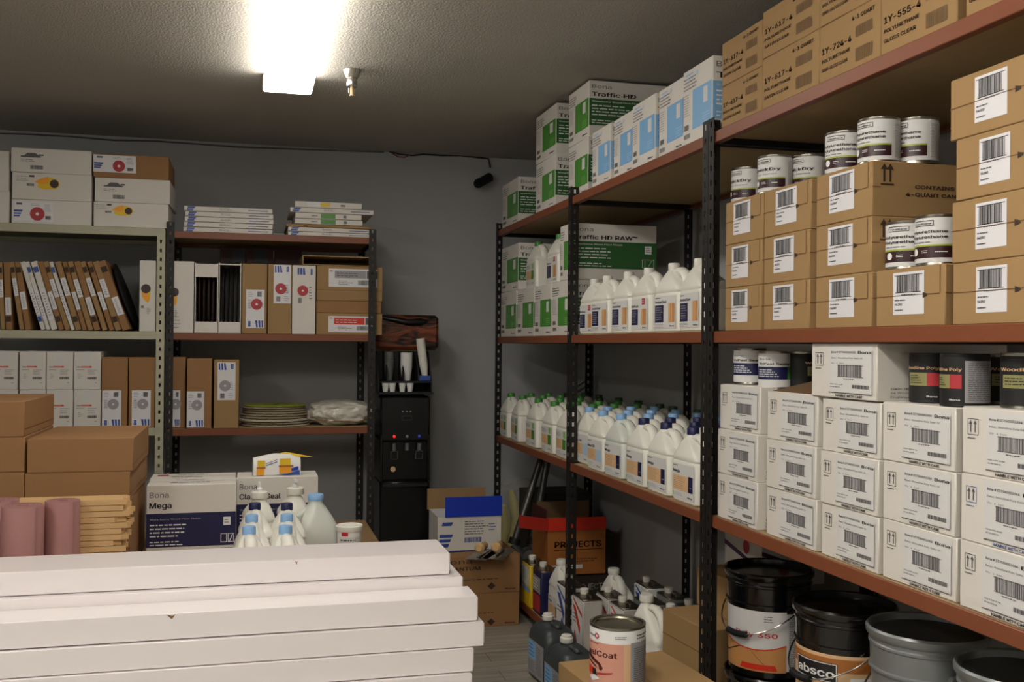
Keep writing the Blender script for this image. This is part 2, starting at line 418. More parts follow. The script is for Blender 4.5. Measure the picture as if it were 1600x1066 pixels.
# cables and the small wall camera
def cable(name, label, pts, r, k):
    mb = MB(); mb.tube(pts, r, k, 6); tag(mb.build(name), label, 'cable')
yc = YW-.012
pts = [Vector((x, yc, CEIL-.022+.006*math.sin(x*9))) for x in [XL+.1+i*.25 for i in range(13)]]
P1 = onY(600, 238, yc); pts = [q for q in pts if q.x < P1.x-.1]+[Vector((P1.x, yc, P1.z))]
cable('wall_cable', 'thin grey cable running along the top of the back wall on the left', pts, .005, 'inkgrey')
pts = [onY(u, v, yc) for u, v in [(608, 237), (625, 241), (645, 243), (662, 241), (690, 243), (720, 243), (745, 246), (763, 248), (766, 262)]]
cable('camera_cable', 'dark cable drooping along the top of the wall to the small camera', pts, .006, 'wire')
pts = [onY(u, v, yc-.012) for u, v in [(612, 239), (622, 245), (632, 246), (640, 242)]]
cable('loose_wire', 'short loop of red wire hanging from the dark ceiling cable', pts, .004, 'wirered')
p = onY(757, 283, YW-.10)
t = thing('security_camera', 'small black security camera on the back wall near the corner', 'camera', p)
mb = MB(); mb.tube([(-.06, -.05, -.03), (.04, .01, .03)], .032, 'blackmatte', 16); cb_ = mb.build('camera_body', t)
mb = MB(); mb.tube([(-.068, -.056, -.034), (-.06, -.05, -.03)], .026, 'blackplastic', 16); mb.build('lens', cb_)
mb = MB(); mb.tube([(.035, .01, .03), (.045, .05, .055), (.045, .098, .06)], .010, 'blackmatte', 8); mb.build('bracket', t)
# ------------------------------------------------------------------ shelving
def flange(mb, o, U, L, wd, k):
    # punched strip: vertical, width along U, keyhole slots cut through
    o = Vector(o); U = Vector(U); N = U.cross(Vector((0, 0, 1))); th = .002
    def bar(a0, a1, z0, z1):
        vs = [o+U*a+Vector((0, 0, z))+N*n for n in (0, th) for a, z in ((a0, z0), (a1, z0), (a1, z1), (a0, z1))]
        mb.add(vs, [(0, 1, 2, 3), (7, 6, 5, 4), (0, 4, 5, 1), (1, 5, 6, 2), (2, 6, 7, 3), (3, 7, 4, 0)], k)
    s0, s1 = wd*.36, wd*.62
    bar(0, s0, 0, L); bar(s1, wd, 0, L); z = 0; step = .0508
    while z+step < L: bar(s0, s1, z, z+step-.02); z += step
    bar(s0, s1, z, L)
def post_mesh(L, cx, cy, k):
    # L-shaped post, corner at origin, opening towards (cx, cy)
    mb = MB(); flange(mb, (0, 0, 0), (cx, 0, 0), L, .042, k); flange(mb, (0, 0, 0), (0, cy, 0), L, .042, k); return mb
def shelf_unit(name, label, loc, rz, W, D, L, zs, posts, ps='blacksteel', bs='rust', bd='board', lip=.04, inner=(0, 0)):
    t = thing(name, label, 'shelving', loc, rz, None)
    for px, py in posts:
        cx = 1 if px == 0 else -1; cy = 1 if py == 0 else -1
        mb = post_mesh(L, cx, cy, ps); o = mb.build('post', t, sm=False); o.location = (px*W, py*D, 0)
    for z in zs:
        g = .003
        for y in (g+.008, D-g-.008):
            mb = MB(); mb.box((W/2, y, z-lip/2), (W-2*g-.002, .012, lip), bs, .002); mb.box((W/2, y+(.012 if y < D/2 else -.012), z-lip+.002), (W-2*g-.002, .02, .003), bs)
            mb.build('beam', t)
        for x in (g+.01, W-g-.01): mb = MB(); mb.box((x, D/2, z-lip/2), (.012, D-.04, lip), ps if bs == 'rust' else bs, .002); mb.build('side_rail', t)
        mb = MB(); mb.box((W/2, D/2, z-.0085), (W-.032, D-.034, .015), bd); mb.build('shelf_board', t)
    return t
ZT, ZM, ZL, ZB = 2.352, 1.657, 1.017, .10
shelf_unit('steel_shelving', 'black and rust steel shelving in the far right corner holding green-labelled cartons', (1.55, 6.36, 0), R90, 1.57, .66, 2.40, [ZT, ZM, ZL, ZB], [(0, 0), (0, 1), (1, 0), (1, 1)])
shelf_unit('steel_shelving', 'middle bay of the right-hand steel shelving, full of white jugs', (1.55, 4.785, 0), R90, 1.55, .66, 2.40, [ZT, ZM, ZL, ZB], [(1, 0), (1, 1)])
shelf_unit('steel_shelving', 'nearest bay of the right-hand steel shelving, holding paint cans and small cartons', (1.55, 3.226, 0), R90, 1.56, .66, 2.40, [ZT, ZM, ZL, ZB], [(0, 0), (0, 1), (1, 0), (1, 1)])
zt2 = onY(430, 366, 6).z; zm2 = onY(430, 522, 6).z; zl2 = onY(430, 669, 6).z
shelf_unit('steel_shelving', 'black and rust steel shelving against the back wall beside the water dispenser', (-.462, 6.0, 0), 0, 1.185, .62, 2.29, [zt2, zm2, zl2, .35], [(0, 0), (0, 1), (1, 0), (1, 1)])
zt1 = onY(120, 352, 6).z; zm1 = onY(120, 517, 6).z; zl1 = onY(220, 669, 6).z
shelf_unit('steel_shelving', 'cream metal shelving against the back wall at the far left', (-1.95, 6.0, 0), 0, 1.478, .62, 2.245, [zt1, zm1, zl1, .35], [(0, 0), (0, 1), (1, 0), (1, 1)], ps='cream', bs='cream', bd='creamboard', lip=.045)
# ================================================================== RIGHT RUN
# ---- green and blue labelled cartons on the top shelves
def bona_prints(g, gd, title, sub='Waterborne Wood Floor Finish', raw=False):
    end = [('r', .34, .18, .97, .70, g), ('r', .70, .46, .84, .66, 'paper'), ('l', .04, .72, .5, .9, 4, 'inkgrey'), ('l', .04, .38, .26, .68, 9, 'inklight'),
           ('b', .06, .20, .22, .27, 'ink'), ('b', .05, .09, .26, .15, 'inkgrey'), ('l', .68, .2, .93, .34, 4, 'greenpale' if g == 'green' else 'paleblue'), ('t', .70, .06, .035, 'Bona', 'ink', .2, 1)]
    side = [('r', 0, .20, 1, .68, gd), ('t', .03, .86, .095, 'Bona', 'inkgrey', .22), ('t', .03, .72, .10, title, 'ink', .74 if raw else .5, 1), ('t', .03, .615, .04, sub, 'white', .56, 1),
            ('l', .03, .36, .5, .58, 4, 'white'), ('l', .03, .22, .5, .31, 2, 'white'), ('r', .86, .48, .94, .62, 'white'), ('l', .87, .5, .93, .6, 3, 'inkgrey'),
            ('o', .83, .23, .97, .38, .008, 'white'), ('p', [(.86, .25), (.865, .25), (.865, .36), (.86, .36)], 'white'), ('p', [(.9, .25), (.905, .25), (.945, .36), (.94, .36)], 'white'), ('t', .86, .05, .06, 'Bona', 'ink', .1, 1)]
    return {'left': end and side, 'right': side, 'front': end}
def end_carton(label, yf, yn, z, title='Traffic HD', col='green', h=.28, depth=.46, x=1.57, jig=0, group='cartons with coloured end panels'):
    g, gd = (('green', 'greendark') if col == 'green' else ('skyblue', 'blue'))
    pr = bona_prints(g, gd, title, raw='RAW' in title)
    if col != 'green':
        pr['front'] += [('l', .1, .86, .4, .95, 2, 'skyblue'), ('c', .5, .9, .03, 'paleblue', .015)]; pr['right'] = [(*i[:5], 'skyblue') if i[0] == 'r' and i[5] == 'blue' else i for i in pr['right']]
    return carton('cardboard_carton', label, 'carton', (x+depth/2+jig, (yf+yn)/2, z), R90+rnd.uniform(-.012, .012), (yf-yn-.006, depth, h), 'whitebox', pr, group=group)
end_carton('white carton with green end panel alone at the far end of the top shelf', 6.29, 5.88, ZT)
end_carton('white carton with green panel, lower of the far stack on the top shelf', 5.507, 5.113, ZT)
end_carton('white carton with green panel, upper of the far stack on the top shelf', 5.507, 5.113, ZT+.28, h=.27)
end_carton('white carton with green panel, lower of the stack next to the blue row', 4.98, 4.652, ZT, x=1.596)
end_carton('white carton with green panel, upper of the stack next to the blue row', 4.98, 4.652, ZT+.28, h=.275, x=1.596)
for i in range(5):
    a = 4.53-.259*i
    end_carton('white carton with light blue panel, %s from the far end of the blue row' % ORD[i], a, a-.257, ZT, 'Traffic', 'sky', h=.265+.004*i, depth=.44, jig=.012*(i % 2), group='cartons with light blue end panels on the top shelf')
# ---- brown four-quart cartons on the nearest top shelf
def quart_carton(label, yf, yn, z, h, code, l3):
    F = [('t', .05, .50, .14, code, 'inkbrown', .5, 1), ('t', .05, .35, .08, 'POLYURETHANE', 'inkbrown', .48, 1), ('t', .05, .20, .08, l3, 'inkbrown', .44, 1),
         ('t', .56, .82, .09, '4-1 QUART', 'inkbrown', .36, 1), ('b', .62, .52, .9, .70, 'barbrown'), ('b', .62, .12, .9, .34, 'barbrown')]
    return carton('cardboard_carton', label, 'carton', (1.57+.14, (yf+yn)/2, z), R90, (yf-yn-.003, .28, h), 'kraft', {'front': F}, group='brown polyurethane cartons on the top shelf')
b = [3.172, 2.888, 2.556, 2.267, 1.975]
nm = ['beside the black post', 'second from the black post', 'third from the black post', 'fourth from the black post']
codes = [('1Y-617-4', 'SATIN CLEAR'), ('1Y-617-4', 'SATIN CLEAR'), ('1Y-724-4', 'SEMI-GLOSS CLEAR'), ('1Y-555-4', 'GLOSS CLEAR')]
for i in range(4):
    h = .148 if i == 0 else .166
    quart_carton('brown stamped carton on the top shelf, lower row, %s' % nm[i], b[i], b[i+1], ZT, h, *codes[i])
    c2 = ('1Y-617-4', 'SATIN CLEAR') if i < 2 else codes[2]
    quart_carton('brown stamped carton on the top shelf, upper row, %s' % nm[i], b[i], b[i+1], ZT+h, .15, *c2)
quart_carton('brown carton cut by the frame at the near end of the top shelf', 1.95, 1.68, ZT, .166, '1Y-555-4', 'GLOSS CLEAR')
# ---- middle shelf, far bay: cartons and a few jugs
e = [6.308, 5.898, 5.507, 5.168, 4.84]
for i in range(4):
    end_carton('white green-panelled carton, lower row of the far middle shelf, %s' % ['against the far post', 'second from the far post', 'third from the far post', 'beside the nearer post'][i], e[i], e[i+1], ZM, h=.285)
end_carton('white carton with green panel, upper row, against the far post of the middle shelf', 6.30, 5.86, ZM+.285, h=.285)
end_carton('white carton with its whole green side facing the room, behind the middle-shelf jugs', 5.03, 4.83, ZM+.285, 'Traffic HD RAW\u2122', h=.285)
# ---- jugs
def jug_mesh(k, JH=.262):
    mb = MB(); sc = JH/.262
    q = lambda *a: (a[0]*sc,)+a[1:]
    mb.loft([q(0, 0, 0, .098, .054, .024), q(.008, 0, 0, .106, .061, .024), q(.150, 0, 0, .107, .062, .024), q(.158, 0, 0, .1035, .059, .024), q(.166, 0, 0, .107, .062, .024),
             q(.176, -.001, 0, .105, .061, .026), q(.190, -.006, 0, .096, .056, .03), q(.206, -.018, 0, .080, .049, .03), q(.222, -.031, 0, .060, .041, .03), q(.236, -.041, 0, .041, .033, .028), q(.246, -.046, 0, .028, .026, .024), q(.250, -.047, 0, .024, .023, .022), q(.262, -.047, 0, .020, .020, .019)], k)
    z = sc
    mb.tube([(-.030, 0, .232*z), (-.004, 0, .243*z), (.026, 0, .243*z), (.052, 0, .233*z), (.073, 0, .213*z), (.084, 0, .190*z), (.086, 0, .168*z)], [.016, .017, .0175, .018, .019, .020, .019], k, 10, 1.25)
    mb.loft([q(.166, .045, 0, .058, .050, .03), q(.186, .05, 0, .046, .034, .03), q(.198, .054, 0, .030, .018, .017)], k)
    return mb
def cap_mesh(k, JH=.262, r=.0235):
    mb = MB(); mb.lathe([(r, JH-.010), (r*1.02, JH-.006), (r, JH+.014), (r*.9, JH+.018), (r*.3, JH+.018)], k, 20, (-.047, 0, 0)); return mb
def jug_label(kind, JH=.262):
    F = Flat((-.092, -.0625, .018), (1, 0, 0), (0, 0, 1), .184, .128, .0004); mb = MB(); mb.rect(F, 0, 0, 1, 1, 'paper', 1)
    if kind == 'navy': it = [('r', .02, .18, .44, .72, 'navy'), ('l', .06, .24, .4, .68, 6, 'inklight'), ('r', .66, .18, .96, .76, 'woodprint'), ('r', .66, .18, .74, .76, 'tan'), ('r', .80, .18, .84, .76, 'tan'), ('t', .03, .78, .11, 'AmberSeal', 'navy', .55, 1), ('l', .04, .9, .3, .98, 1, 'inkgrey'), ('l', .04, .02, .5, .14, 3, 'inklight'), ('t', .74, .05, .06, 'Bona', 'ink', .2, 1)]
    elif kind == 'red': it = [('r', .02, .14, .42, .66, 'navy'), ('l', .06, .2, .38, .62, 6, 'inklight'), ('r', .62, .14, .92, .66, 'woodprint'), ('r', .62, .14, .7, .66, 'tan'), ('t', .03, .72, .11, 'DriFast', 'navy', .42, 1), ('r', .66, .8, .84, 1.0, 'red'), ('l', .68, .84, .82, .97, 2, 'white'), ('t', .70, .03, .06, 'Bona', 'ink', .2, 1)]
    elif kind == 'green': it = [('r', .03, .25, .60, .66, 'tan'), ('l', .06, .3, .5, .62, 5, 'woodend'), ('r', .60, .25, .88, .66, 'green'), ('r', .66, .72, .86, .98, 'greenpale'), ('l', .04, .74, .5, .92, 3, 'inkgrey'), ('l', .05, .05, .5, .18, 3, 'inklight'), ('t', .68, .06, .06, 'Bona', 'ink', .2, 1)]
    elif kind == 'sky': it = [('r', .03, .25, .62, .66, 'tan'), ('l', .06, .3, .5, .62, 6, 'woodend'), ('r', .64, .25, .95, .66, 'paleblue'), ('t', .03, .72, .13, 'Mega ONE', 'navy', .5, 1), ('l', .04, .9, .3, .98, 1, 'inkgrey'), ('l', .05, .05, .5, .18, 3, 'greenpale'), ('t', .70, .05, .06, 'Bona', 'ink', .2, 1)]
    else: it = [('r', .03, .22, .74, .66, 'tan'), ('l', .06, .26, .6, .62, 7, 'woodend'), ('r', .74, .22, .95, .68, 'navy'), ('t', .80, .35, .05, 'One', 'white', .1, 1), ('t', .03, .74, .12, 'Mega', 'ink', .32, 1), ('l', .04, .9, .3, .98, 1, 'inkgrey'), ('l', .05, .05, .5, .16, 3, 'inklight'), ('r', .02, .04, .06, .16, 'greenpale'), ('t', .72, .05, .06, 'Bona', 'ink', .2, 1)]
    mb.prints(F, it, 1); return mb
JUG = {}
def jug(kind, cap, label, loc, rz, group, body='jug', JH=.262, handle=False):
    key = (kind, cap, body, JH)
    if key in JUG: return dup(JUG[key], loc, rz, label, group)
    t = thing('jug', label, 'jug', loc, rz, group); jug_mesh(body, JH).build('jug_body', t)
    if cap: cap_mesh(cap, JH, .0235 if JH < .3 else .03).build('cap', t)
    if kind: jug_label(kind, JH).build('label_sticker', t)
    JUG[key] = t; return t
# five jugs standing on the far bay's lower cartons
G = 'jugs standing on the green cartons'
zz = ZM+.285
jug('green', 'capgreen', 'white jug with green cap standing on the green cartons beside the carton corner', (1.66, 5.70, zz), R90, G)
jug(None, 'capwhite', 'plain white jug with white cap standing on the green cartons', (1.86, 5.60, zz), R90, G)
jug('green', 'capgreenshade', 'white jug with green cap set back on the green cartons', (1.80, 5.42, zz), R90, G)
jug('red', 'capgreen', 'white jug with red mark and green cap standing on the green cartons', (1.66, 5.27, zz), R90, G)
# middle shelf of the middle bay
G = 'white-capped jugs on the middle shelf'
ys = [4.69, 4.45, 4.18, 3.945, 3.68, 3.45]; kk = ['red', 'navy', 'navy', 'red', 'navy', 'navy']
for i, y in enumerate(ys):
    jug(kk[i], 'capwhite', 'white-capped jug with navy label, %s from the left on the middle shelf' % ORD[i], (1.645+(.018 if i == 0 else 0), y, ZM), R90+rnd.uniform(-.05, .05), G)
# low shelf: rows of jugs
fy = [6.20, 5.93, 5.56, 5.25, 4.97]; fy2 = [4.745, 4.475, 4.215, 3.965, 3.72, 3.475]
RW = ['front row', 'second row', 'third row', 'fourth row', 'fifth row']
for c, y in enumerate(fy):
    for r in range(5):
        if c == 4 and r == 0: pass
        k = 'capgreenshade' if r == 4 or (r == 3 and c in (0, 2)) else 'capgreen'  # rear caps get the darkened green, shade put into their colour
        jug('green', k, 'green-capped white jug on the lower shelf, %s, %s from the far post' % (RW[r], ORD[c]), (1.632+r*.124, y+rnd.uniform(-.02, .02), ZL), R90+rnd.uniform(-.06, .06), 'green-capped jugs on the lower shelf')
for c, y in enumerate(fy2):
    for r in range(5):
        cap, kd = ('capblue', 'sky') if c < 3 else ('capnavy', 'mega')
        if (c == 3 and r > 2) or (c == 4 and r > 1) or (c == 5 and r > 0): cap, kd = ('capblue', 'sky') if (c == 3) else ('capnavy', 'mega')
        if r == 4 and c < 2: cap, kd = 'capgreenshade', 'green'  # rearmost green caps also carry painted shade
        body = 'jugclear' if c in (2,) and r == 0 else 'jug'
        cn = {'capblue': 'light blue', 'capnavy': 'navy blue', 'capgreenshade': 'shade-darkened green'}[cap]
        jug(kd if c != 2 else ('mega' if r == 0 else 'sky'), cap, 'white jug with %s cap, %s, %s from the left in the middle bay' % (cn, RW[r], ORD[c]), (1.632+r*.124+(.03 if c == 0 and r == 0 else -.022 if c == 0 and r == 4 else 0), y+rnd.uniform(-.012, .012), ZL), R90+rnd.uniform(-.05, .05), 'blue-capped jugs on the lower shelf', body)
# ---- nearest bay, middle shelf: label-stuck cartons and quart cans
def sticker(a0, b0, a1, b1, tilt=False):
    return ('front', a0, b0, a1, b1, 'label', [('b', .12, .52, .88, .93, 'ink'), ('r', .05, .92, .95, .935, 'ink'), ('r', .08, .515, .9, .53, 'ink'), ('l', .28, .43, .8, .5, 1, 'inkgrey'), ('l', .06, .3, .55, .38, 1, 'inkgrey'), ('t', .06, .22, .07, '04282', 'ink', .25, 1), ('l', .06, .07, .4, .14, 1, 'ink')])
def small_carton(label, yf, yn, z, h, st, depth=.44, x=1.57, arrows=False):
    F = [('r', 0, .515, .93, .53, 'kraftedge'), ('r', .93, .53, .938, .98, 'kraftedge'), ('p', [(.70, .46), (.76, .49), (.76, .53), (.70, .56)], 'inkbrown')]
    side = [('r', 0, .515, .06, .53, 'kraftedge')]
    if arrows:
        for a in (.06, .80): side += [('r', a, .56, a+.10, .59, 'inkbrown'), ('r', a+.02, .62, a+.035, .88, 'inkbrown'), ('r', a+.065, .62, a+.08, .88, 'inkbrown'), ('p', [(a, .84), (a+.055, .84), (a+.0275, .95)], 'inkbrown'), ('p', [(a+.045, .84), (a+.1, .84), (a+.0725, .95)], 'inkbrown')]
        side += [('t', .32, .52, .09, 'CONTAINS', 'inkbrown', .3, 1), ('t', .25, .38, .09, '4-QUART CANS', 'inkbrown', .42, 1)]
    return carton('cardboard_carton', label, 'carton', (x+depth/2, (yf+yn)/2, z), R90+rnd.uniform(-.01, .01), (yf-yn-.008, depth, h), 'kraft', {'front': F, 'right': side}, [st], group='brown cartons with barcode stickers')
cols = [(3.137, 2.879), (2.871, 2.594), (2.570, 2.293)]; hh = .146
rows = ['bottom', 'middle', 'top']
for ci, (a, b_) in enumerate(cols):
    for r in range(3):
        s0 = .22+.02*ci+rnd.uniform(-.03, .03)
        small_carton('brown carton with barcode sticker, %s row, %s column from the black post' % (rows[r], ORD[ci]), a, b_+(.0 if r < 2 or ci else -.012), ZM+r*hh, hh, sticker(s0, .2, s0+.45, .93), arrows=ci == 2, depth=.44 if ci < 2 else .40)
small_carton('brown carton with barcode sticker and two polyurethane cans on its lid', 2.283, 2.01, ZM, .146, sticker(.27, .2, .72, .92))
for r in range(4):
    small_carton('brown carton with barcode sticker in the nearest tall stack, %s' % ['at the bottom', 'second from the bottom', 'second from the top', 'at the top'][r], 1.99-.004*r*(-1)**r, 1.70, ZM+r*.142, .142, sticker(.28, .18, .62, .9), depth=.36)
def can(kind, label, loc, rz, r=.054, h=.124, group='paint cans'):
    key = ('can', kind, r)
    if key in JUG: return dup(JUG[key], loc, rz, label, group)
    t = thing('paint_can', label, 'paint can', loc, rz, group); mb = MB()
    mb.lathe([(r*.96, 0), (r*1.01, .001), (r*1.01, .004), (r, .006), (r, h-.006), (r*1.012, h-.004), (r*1.012, h-.001), (r*.97, h), (r*.93, h-.001), (r*.92, h-.006), (r*.5, h-.0055)], 'tin' if kind != 'blackpoly' else 'blackmatte', 32); mb.build('can_body', t)
    mb = MB(); mb.lathe([(r*.86, h-.0055), (r*.87, h-.002), (r*.80, h-.0035), (r*.2, h-.0035)], 'tinlid', 28); mb.build('lid', t)
    mb = MB(); F = Cyl(r+.0004, .008, h-.008, -90-180, -90+180)
    # u=.5 faces local -y (front)
    if kind in ('quick', 'poly'):
        mb.rect(F, 0, 0, 1, 1, 'paper', 0); mb.rect(F, .0, .10, 1, .36, 'maroonink', 1); mb.rect(F, 0, .36, 1, .40, 'lime', 1); mb.rect(F, .67, 0, .95, .95, 'paper', 2)
        it = [('o', .37, .82, .53, .94, .012, 'ink'), ('t', .385, .855, .05, 'Varathane', 'ink', .13, 1), ('c', .38, .24, .085, 'white'), ('l', .44, .2, .5, .28, 2, 'white'), ('l', .54, .2, .62, .26, 1, 'white'), ('l', .70, .06, .92, .9, 22, 'inklight')]
        it += [('t', .34, .60, .12, 'QuickDry', 'ink', .28, 1), ('t', .35, .48, .06, 'Floor Sealant', 'inkgrey', .24)] if kind == 'quick' else [('t', .32, .66, .09, 'Polyurethane', 'ink', .30, 1), ('t', .32, .54, .09, 'Polyurethane', 'ink', .30, 1), ('l', .34, .43, .6, .48, 1, 'inkgrey')]
        mb.prints(F, it, 2)
    elif kind == 'drifast':
        mb.rect(F, 0, 0, 1, 1, 'paper', 0); mb.rect(F, .28, .22, .62, .60, 'navy', 1); mb.rect(F, .62, .22, .70, .60, 'green', 1)
        mb.prints(F, [('t', .33, .80, .09, 'Bona', 'inkgrey', .12), ('t', .33, .66, .09, 'DriFast Sealer', 'ink', .32, 1), ('l', .32, .28, .56, .54, 4, 'white'), ('l', .72, .08, .95, .9, 18, 'inklight')], 1)
    elif kind == 'blackpoly':
        mb.rect(F, 0, 0, 1, 1, 'blackmatte', 0); mb.rect(F, .36, .32, .52, .62, 'olive', 1); mb.rect(F, .52, .32, .60, .62, 'crimson', 1)
        mb.rect(F, .62, .02, .92, .92, 'bluesilver' if 0 else 'inklight', 1); mb.prints(F, [('t', .32, .70, .09, 'Woodline Poly', 'tan', .28, 1), ('l', .38, .36, .5, .58, 4, 'ink'), ('l', .64, .06, .9, .88, 20, 'inkgrey'), ('t', .52, .06, .05, 'Bona', 'white', .07, 1)], 1)
    elif kind == 'blackplain':
        mb.rect(F, 0, 0, 1, 1, 'blackmatte', 0); mb.rect(F, .38, .35, .62, .62, 'olive', 1); mb.prints(F, [('t', .36, .7, .09, 'Woodline', 'tan', .25, 1), ('l', .4, .4, .6, .58, 3, 'ink')], 1)
    mb.build('can_label', t); JUG[key] = t; return t
def can_at(kind, label, uc, vb, z, dz=0, tw=0, group='paint cans', r=.054, h=.124):
    p = onZ(uc, vb, z); a = math.atan2(-p.y, -p.x)          # turn the label roughly towards the aisle
    return can(kind, label, (p.x, p.y, z), a+math.pi/2+tw, r, h, group)
Z1 = ZM+3*hh
g = 'white and maroon paint cans on the cartons'
def can_R(kind, label, uc, x, z, tw=0, g=g):
    y = yR(uc, x); a = math.atan2(-y, -x); return can(kind, label, (x, y, z), a+math.pi/2+tw, group=g)
can_R('quick', 'white and maroon paint can nearest the black post', 1166, 1.66, Z1, -.55)
can_R('quick', 'white and maroon can in the middle of the three on the second column', 1209, 1.64, Z1, -.45)
can_R('quick', 'white and maroon can set back left of the arrow-marked carton', 1262, 1.74, Z1, -.5)
can_R('poly', 'polyurethane can at the left of the three on the arrow-marked carton', 1318, 1.65, Z1, -.2)
can_R('poly', 'polyurethane can in front, middle of the three on the arrow-marked carton', 1371, 1.64, Z1, -.45)
can_R('poly', 'polyurethane can set back at the right of the arrow-marked carton', 1431, 1.74, Z1, -.6)
can_R('poly', 'polyurethane can at the left on the single-layer carton', 1418, 1.64, ZM+.146, -.15)
can_R('poly', 'polyurethane can at the right on the single-layer carton, near the tall stack', 1466, 1.635, ZM+.146, -.4)
# ---- nearest bay, low shelf: white cartons
def white_carton(label, yf, yn, z, h, depth=.30, dark='ink', part='4', x=1.57, open_=False, jig=0, blk='ST758005/1058'):
    F = [('o', .07, .58, .20, .82, .008, dark), ('r', .10, .62, .113, .78, 'inkgrey'), ('r', .155, .62, .168, .78, 'inkgrey'), ('p', [(.085, .74), (.128, .74), (.1065, .80)], 'inkgrey'), ('p', [(.14, .74), (.183, .74), (.1615, .80)], 'inkgrey'), ('l', .07, .51, .2, .55, 1, dark),
         ('t', .40, .03, .06, 'HANDLE WITH CARE', dark, .40, 1)]
    st = ('front', .29, .11, .95, .94, 'paper', [('t', .06, .85, .06, 'Bona # '+blk, 'inkgrey', .56, 1), ('t', .68, .84, .085, 'Bona', 'ink', .28, 1), ('t', .06, .73, .05, 'Desc: Woodline Poly Satin Qt', 'inkgrey', .72), ('t', .06, .62, .04, 'Qty:   4   Each', 'inkgrey', .3),
          ('b', .22, .34, .78, .60, 'inkgrey'), ('r', .2, .335, .8, .345, 'inkgrey'), ('r', .2, .58, .8, .59, 'inkgrey'), ('l', .35, .27, .7, .32, 1, 'inkgrey'), ('l', .04, .08, .42, .2, 2, 'inklight'), ('b', .55, .10, .92, .18, 'inkgrey'), ('r', 0, -.02, .98, -.008, 'ink'), ('r', .985, -.02, .992, .9, 'ink')])
    side = [('t', .58, .42, .34, 'Bona', 'ink', .38, 1), ('t', .1, .20, .045, 'Item ID', 'inkgrey', .14), ('t', .1, .13, .045, '24 Woodline Floors Satin Qt', 'inkgrey', .45), ('t', .1, .06, .045, 'Englewood, CO 80112', 'inkgrey', .4)]
    t = carton('white_carton', label, 'carton', (x+depth/2+jig, (yf+yn)/2, z), R90+rnd.uniform(-.012, .012), (yf-yn-.010, depth, h), 'whitebox', {'front': F, 'right': side}, [st], group='white barcode cartons on the lower shelf')
    if open_:
        mb = MB(); w_ = yf-yn-.02; mb.add([(-w_/2, -depth/2+.003, h-.001), (w_/2, -depth/2+.003, h-.001), (w_/2, -.02, h+.006), (0, -.04, h+.045), (-w_/2, -.02, h+.008)], [(0, 1, 2, 3, 4)], 'whitebox')
        mb.add([(-w_/2, -depth/2+.003, h-.003), (w_/2, -depth/2+.003, h-.003), (w_/2, -.02, h+.004), (0, -.04, h+.042), (-w_/2, -.02, h+.006)], [(4, 3, 2, 1, 0)], 'kraftdark'); mb.build('flap', t)
    return t
cols = [(3.186, 2.897), (2.855, 2.556), (2.543, 2.264), (2.258, 1.972), (1.962, 1.69)]
hs = [.153, .150, .148, .150, .152]
for ci, (a, b_) in enumerate(cols):
    for r in range(3):
        white_carton('white barcode carton, %s row, %s column from the black post' % (rows[r], ORD[ci]), a, b_, ZL+r*hs[ci], hs[ci], jig=rnd.uniform(0, .008), open_=(ci == 1 and r == 2), dark='blue' if (ci == 4 and r == 1) else 'ink', blk='ST7580051064' if ci > 3 else 'ST7580051058', depth=.30 if ci < 4 else .27)
white_carton('white barcode carton alone on top of the third column under the shelf above', 2.590, 2.268, ZL+3*.149, .152, depth=.40)
z3 = ZL+3*.153
can_R('drifast', 'white, navy and green paint can at the left beside the black post', 1172, 1.66, z3, -.1, 'blue-labelled sealer cans')
can_R('drifast', 'white, navy and green paint can in front, second from the black post', 1212, 1.66, z3-.009, .0, 'blue-labelled sealer cans')
can_R('blackplain', 'black paint can behind the open white carton', 1258, 1.74, z3-.009, .9, 'black paint cans')
z4 = ZL+.45
can_R('blackpoly', 'black can with olive and red stripe, left of the pair', 1457, 1.67, z4, -.35, 'black paint cans')
can_R('blackpoly', 'black can with a silver text panel, right of the pair', 1508, 1.635, z4, -.75, 'black paint cans')
can_R('blackplain', 'black paint can standing in the shade behind the pair', 1560, 1.80, z4, .5, 'black paint cans')
can_R('blackplain', 'black paint can with a pale green panel at the right edge of the frame', 1606, 1.66, z4+.004, -.3, 'black paint cans')
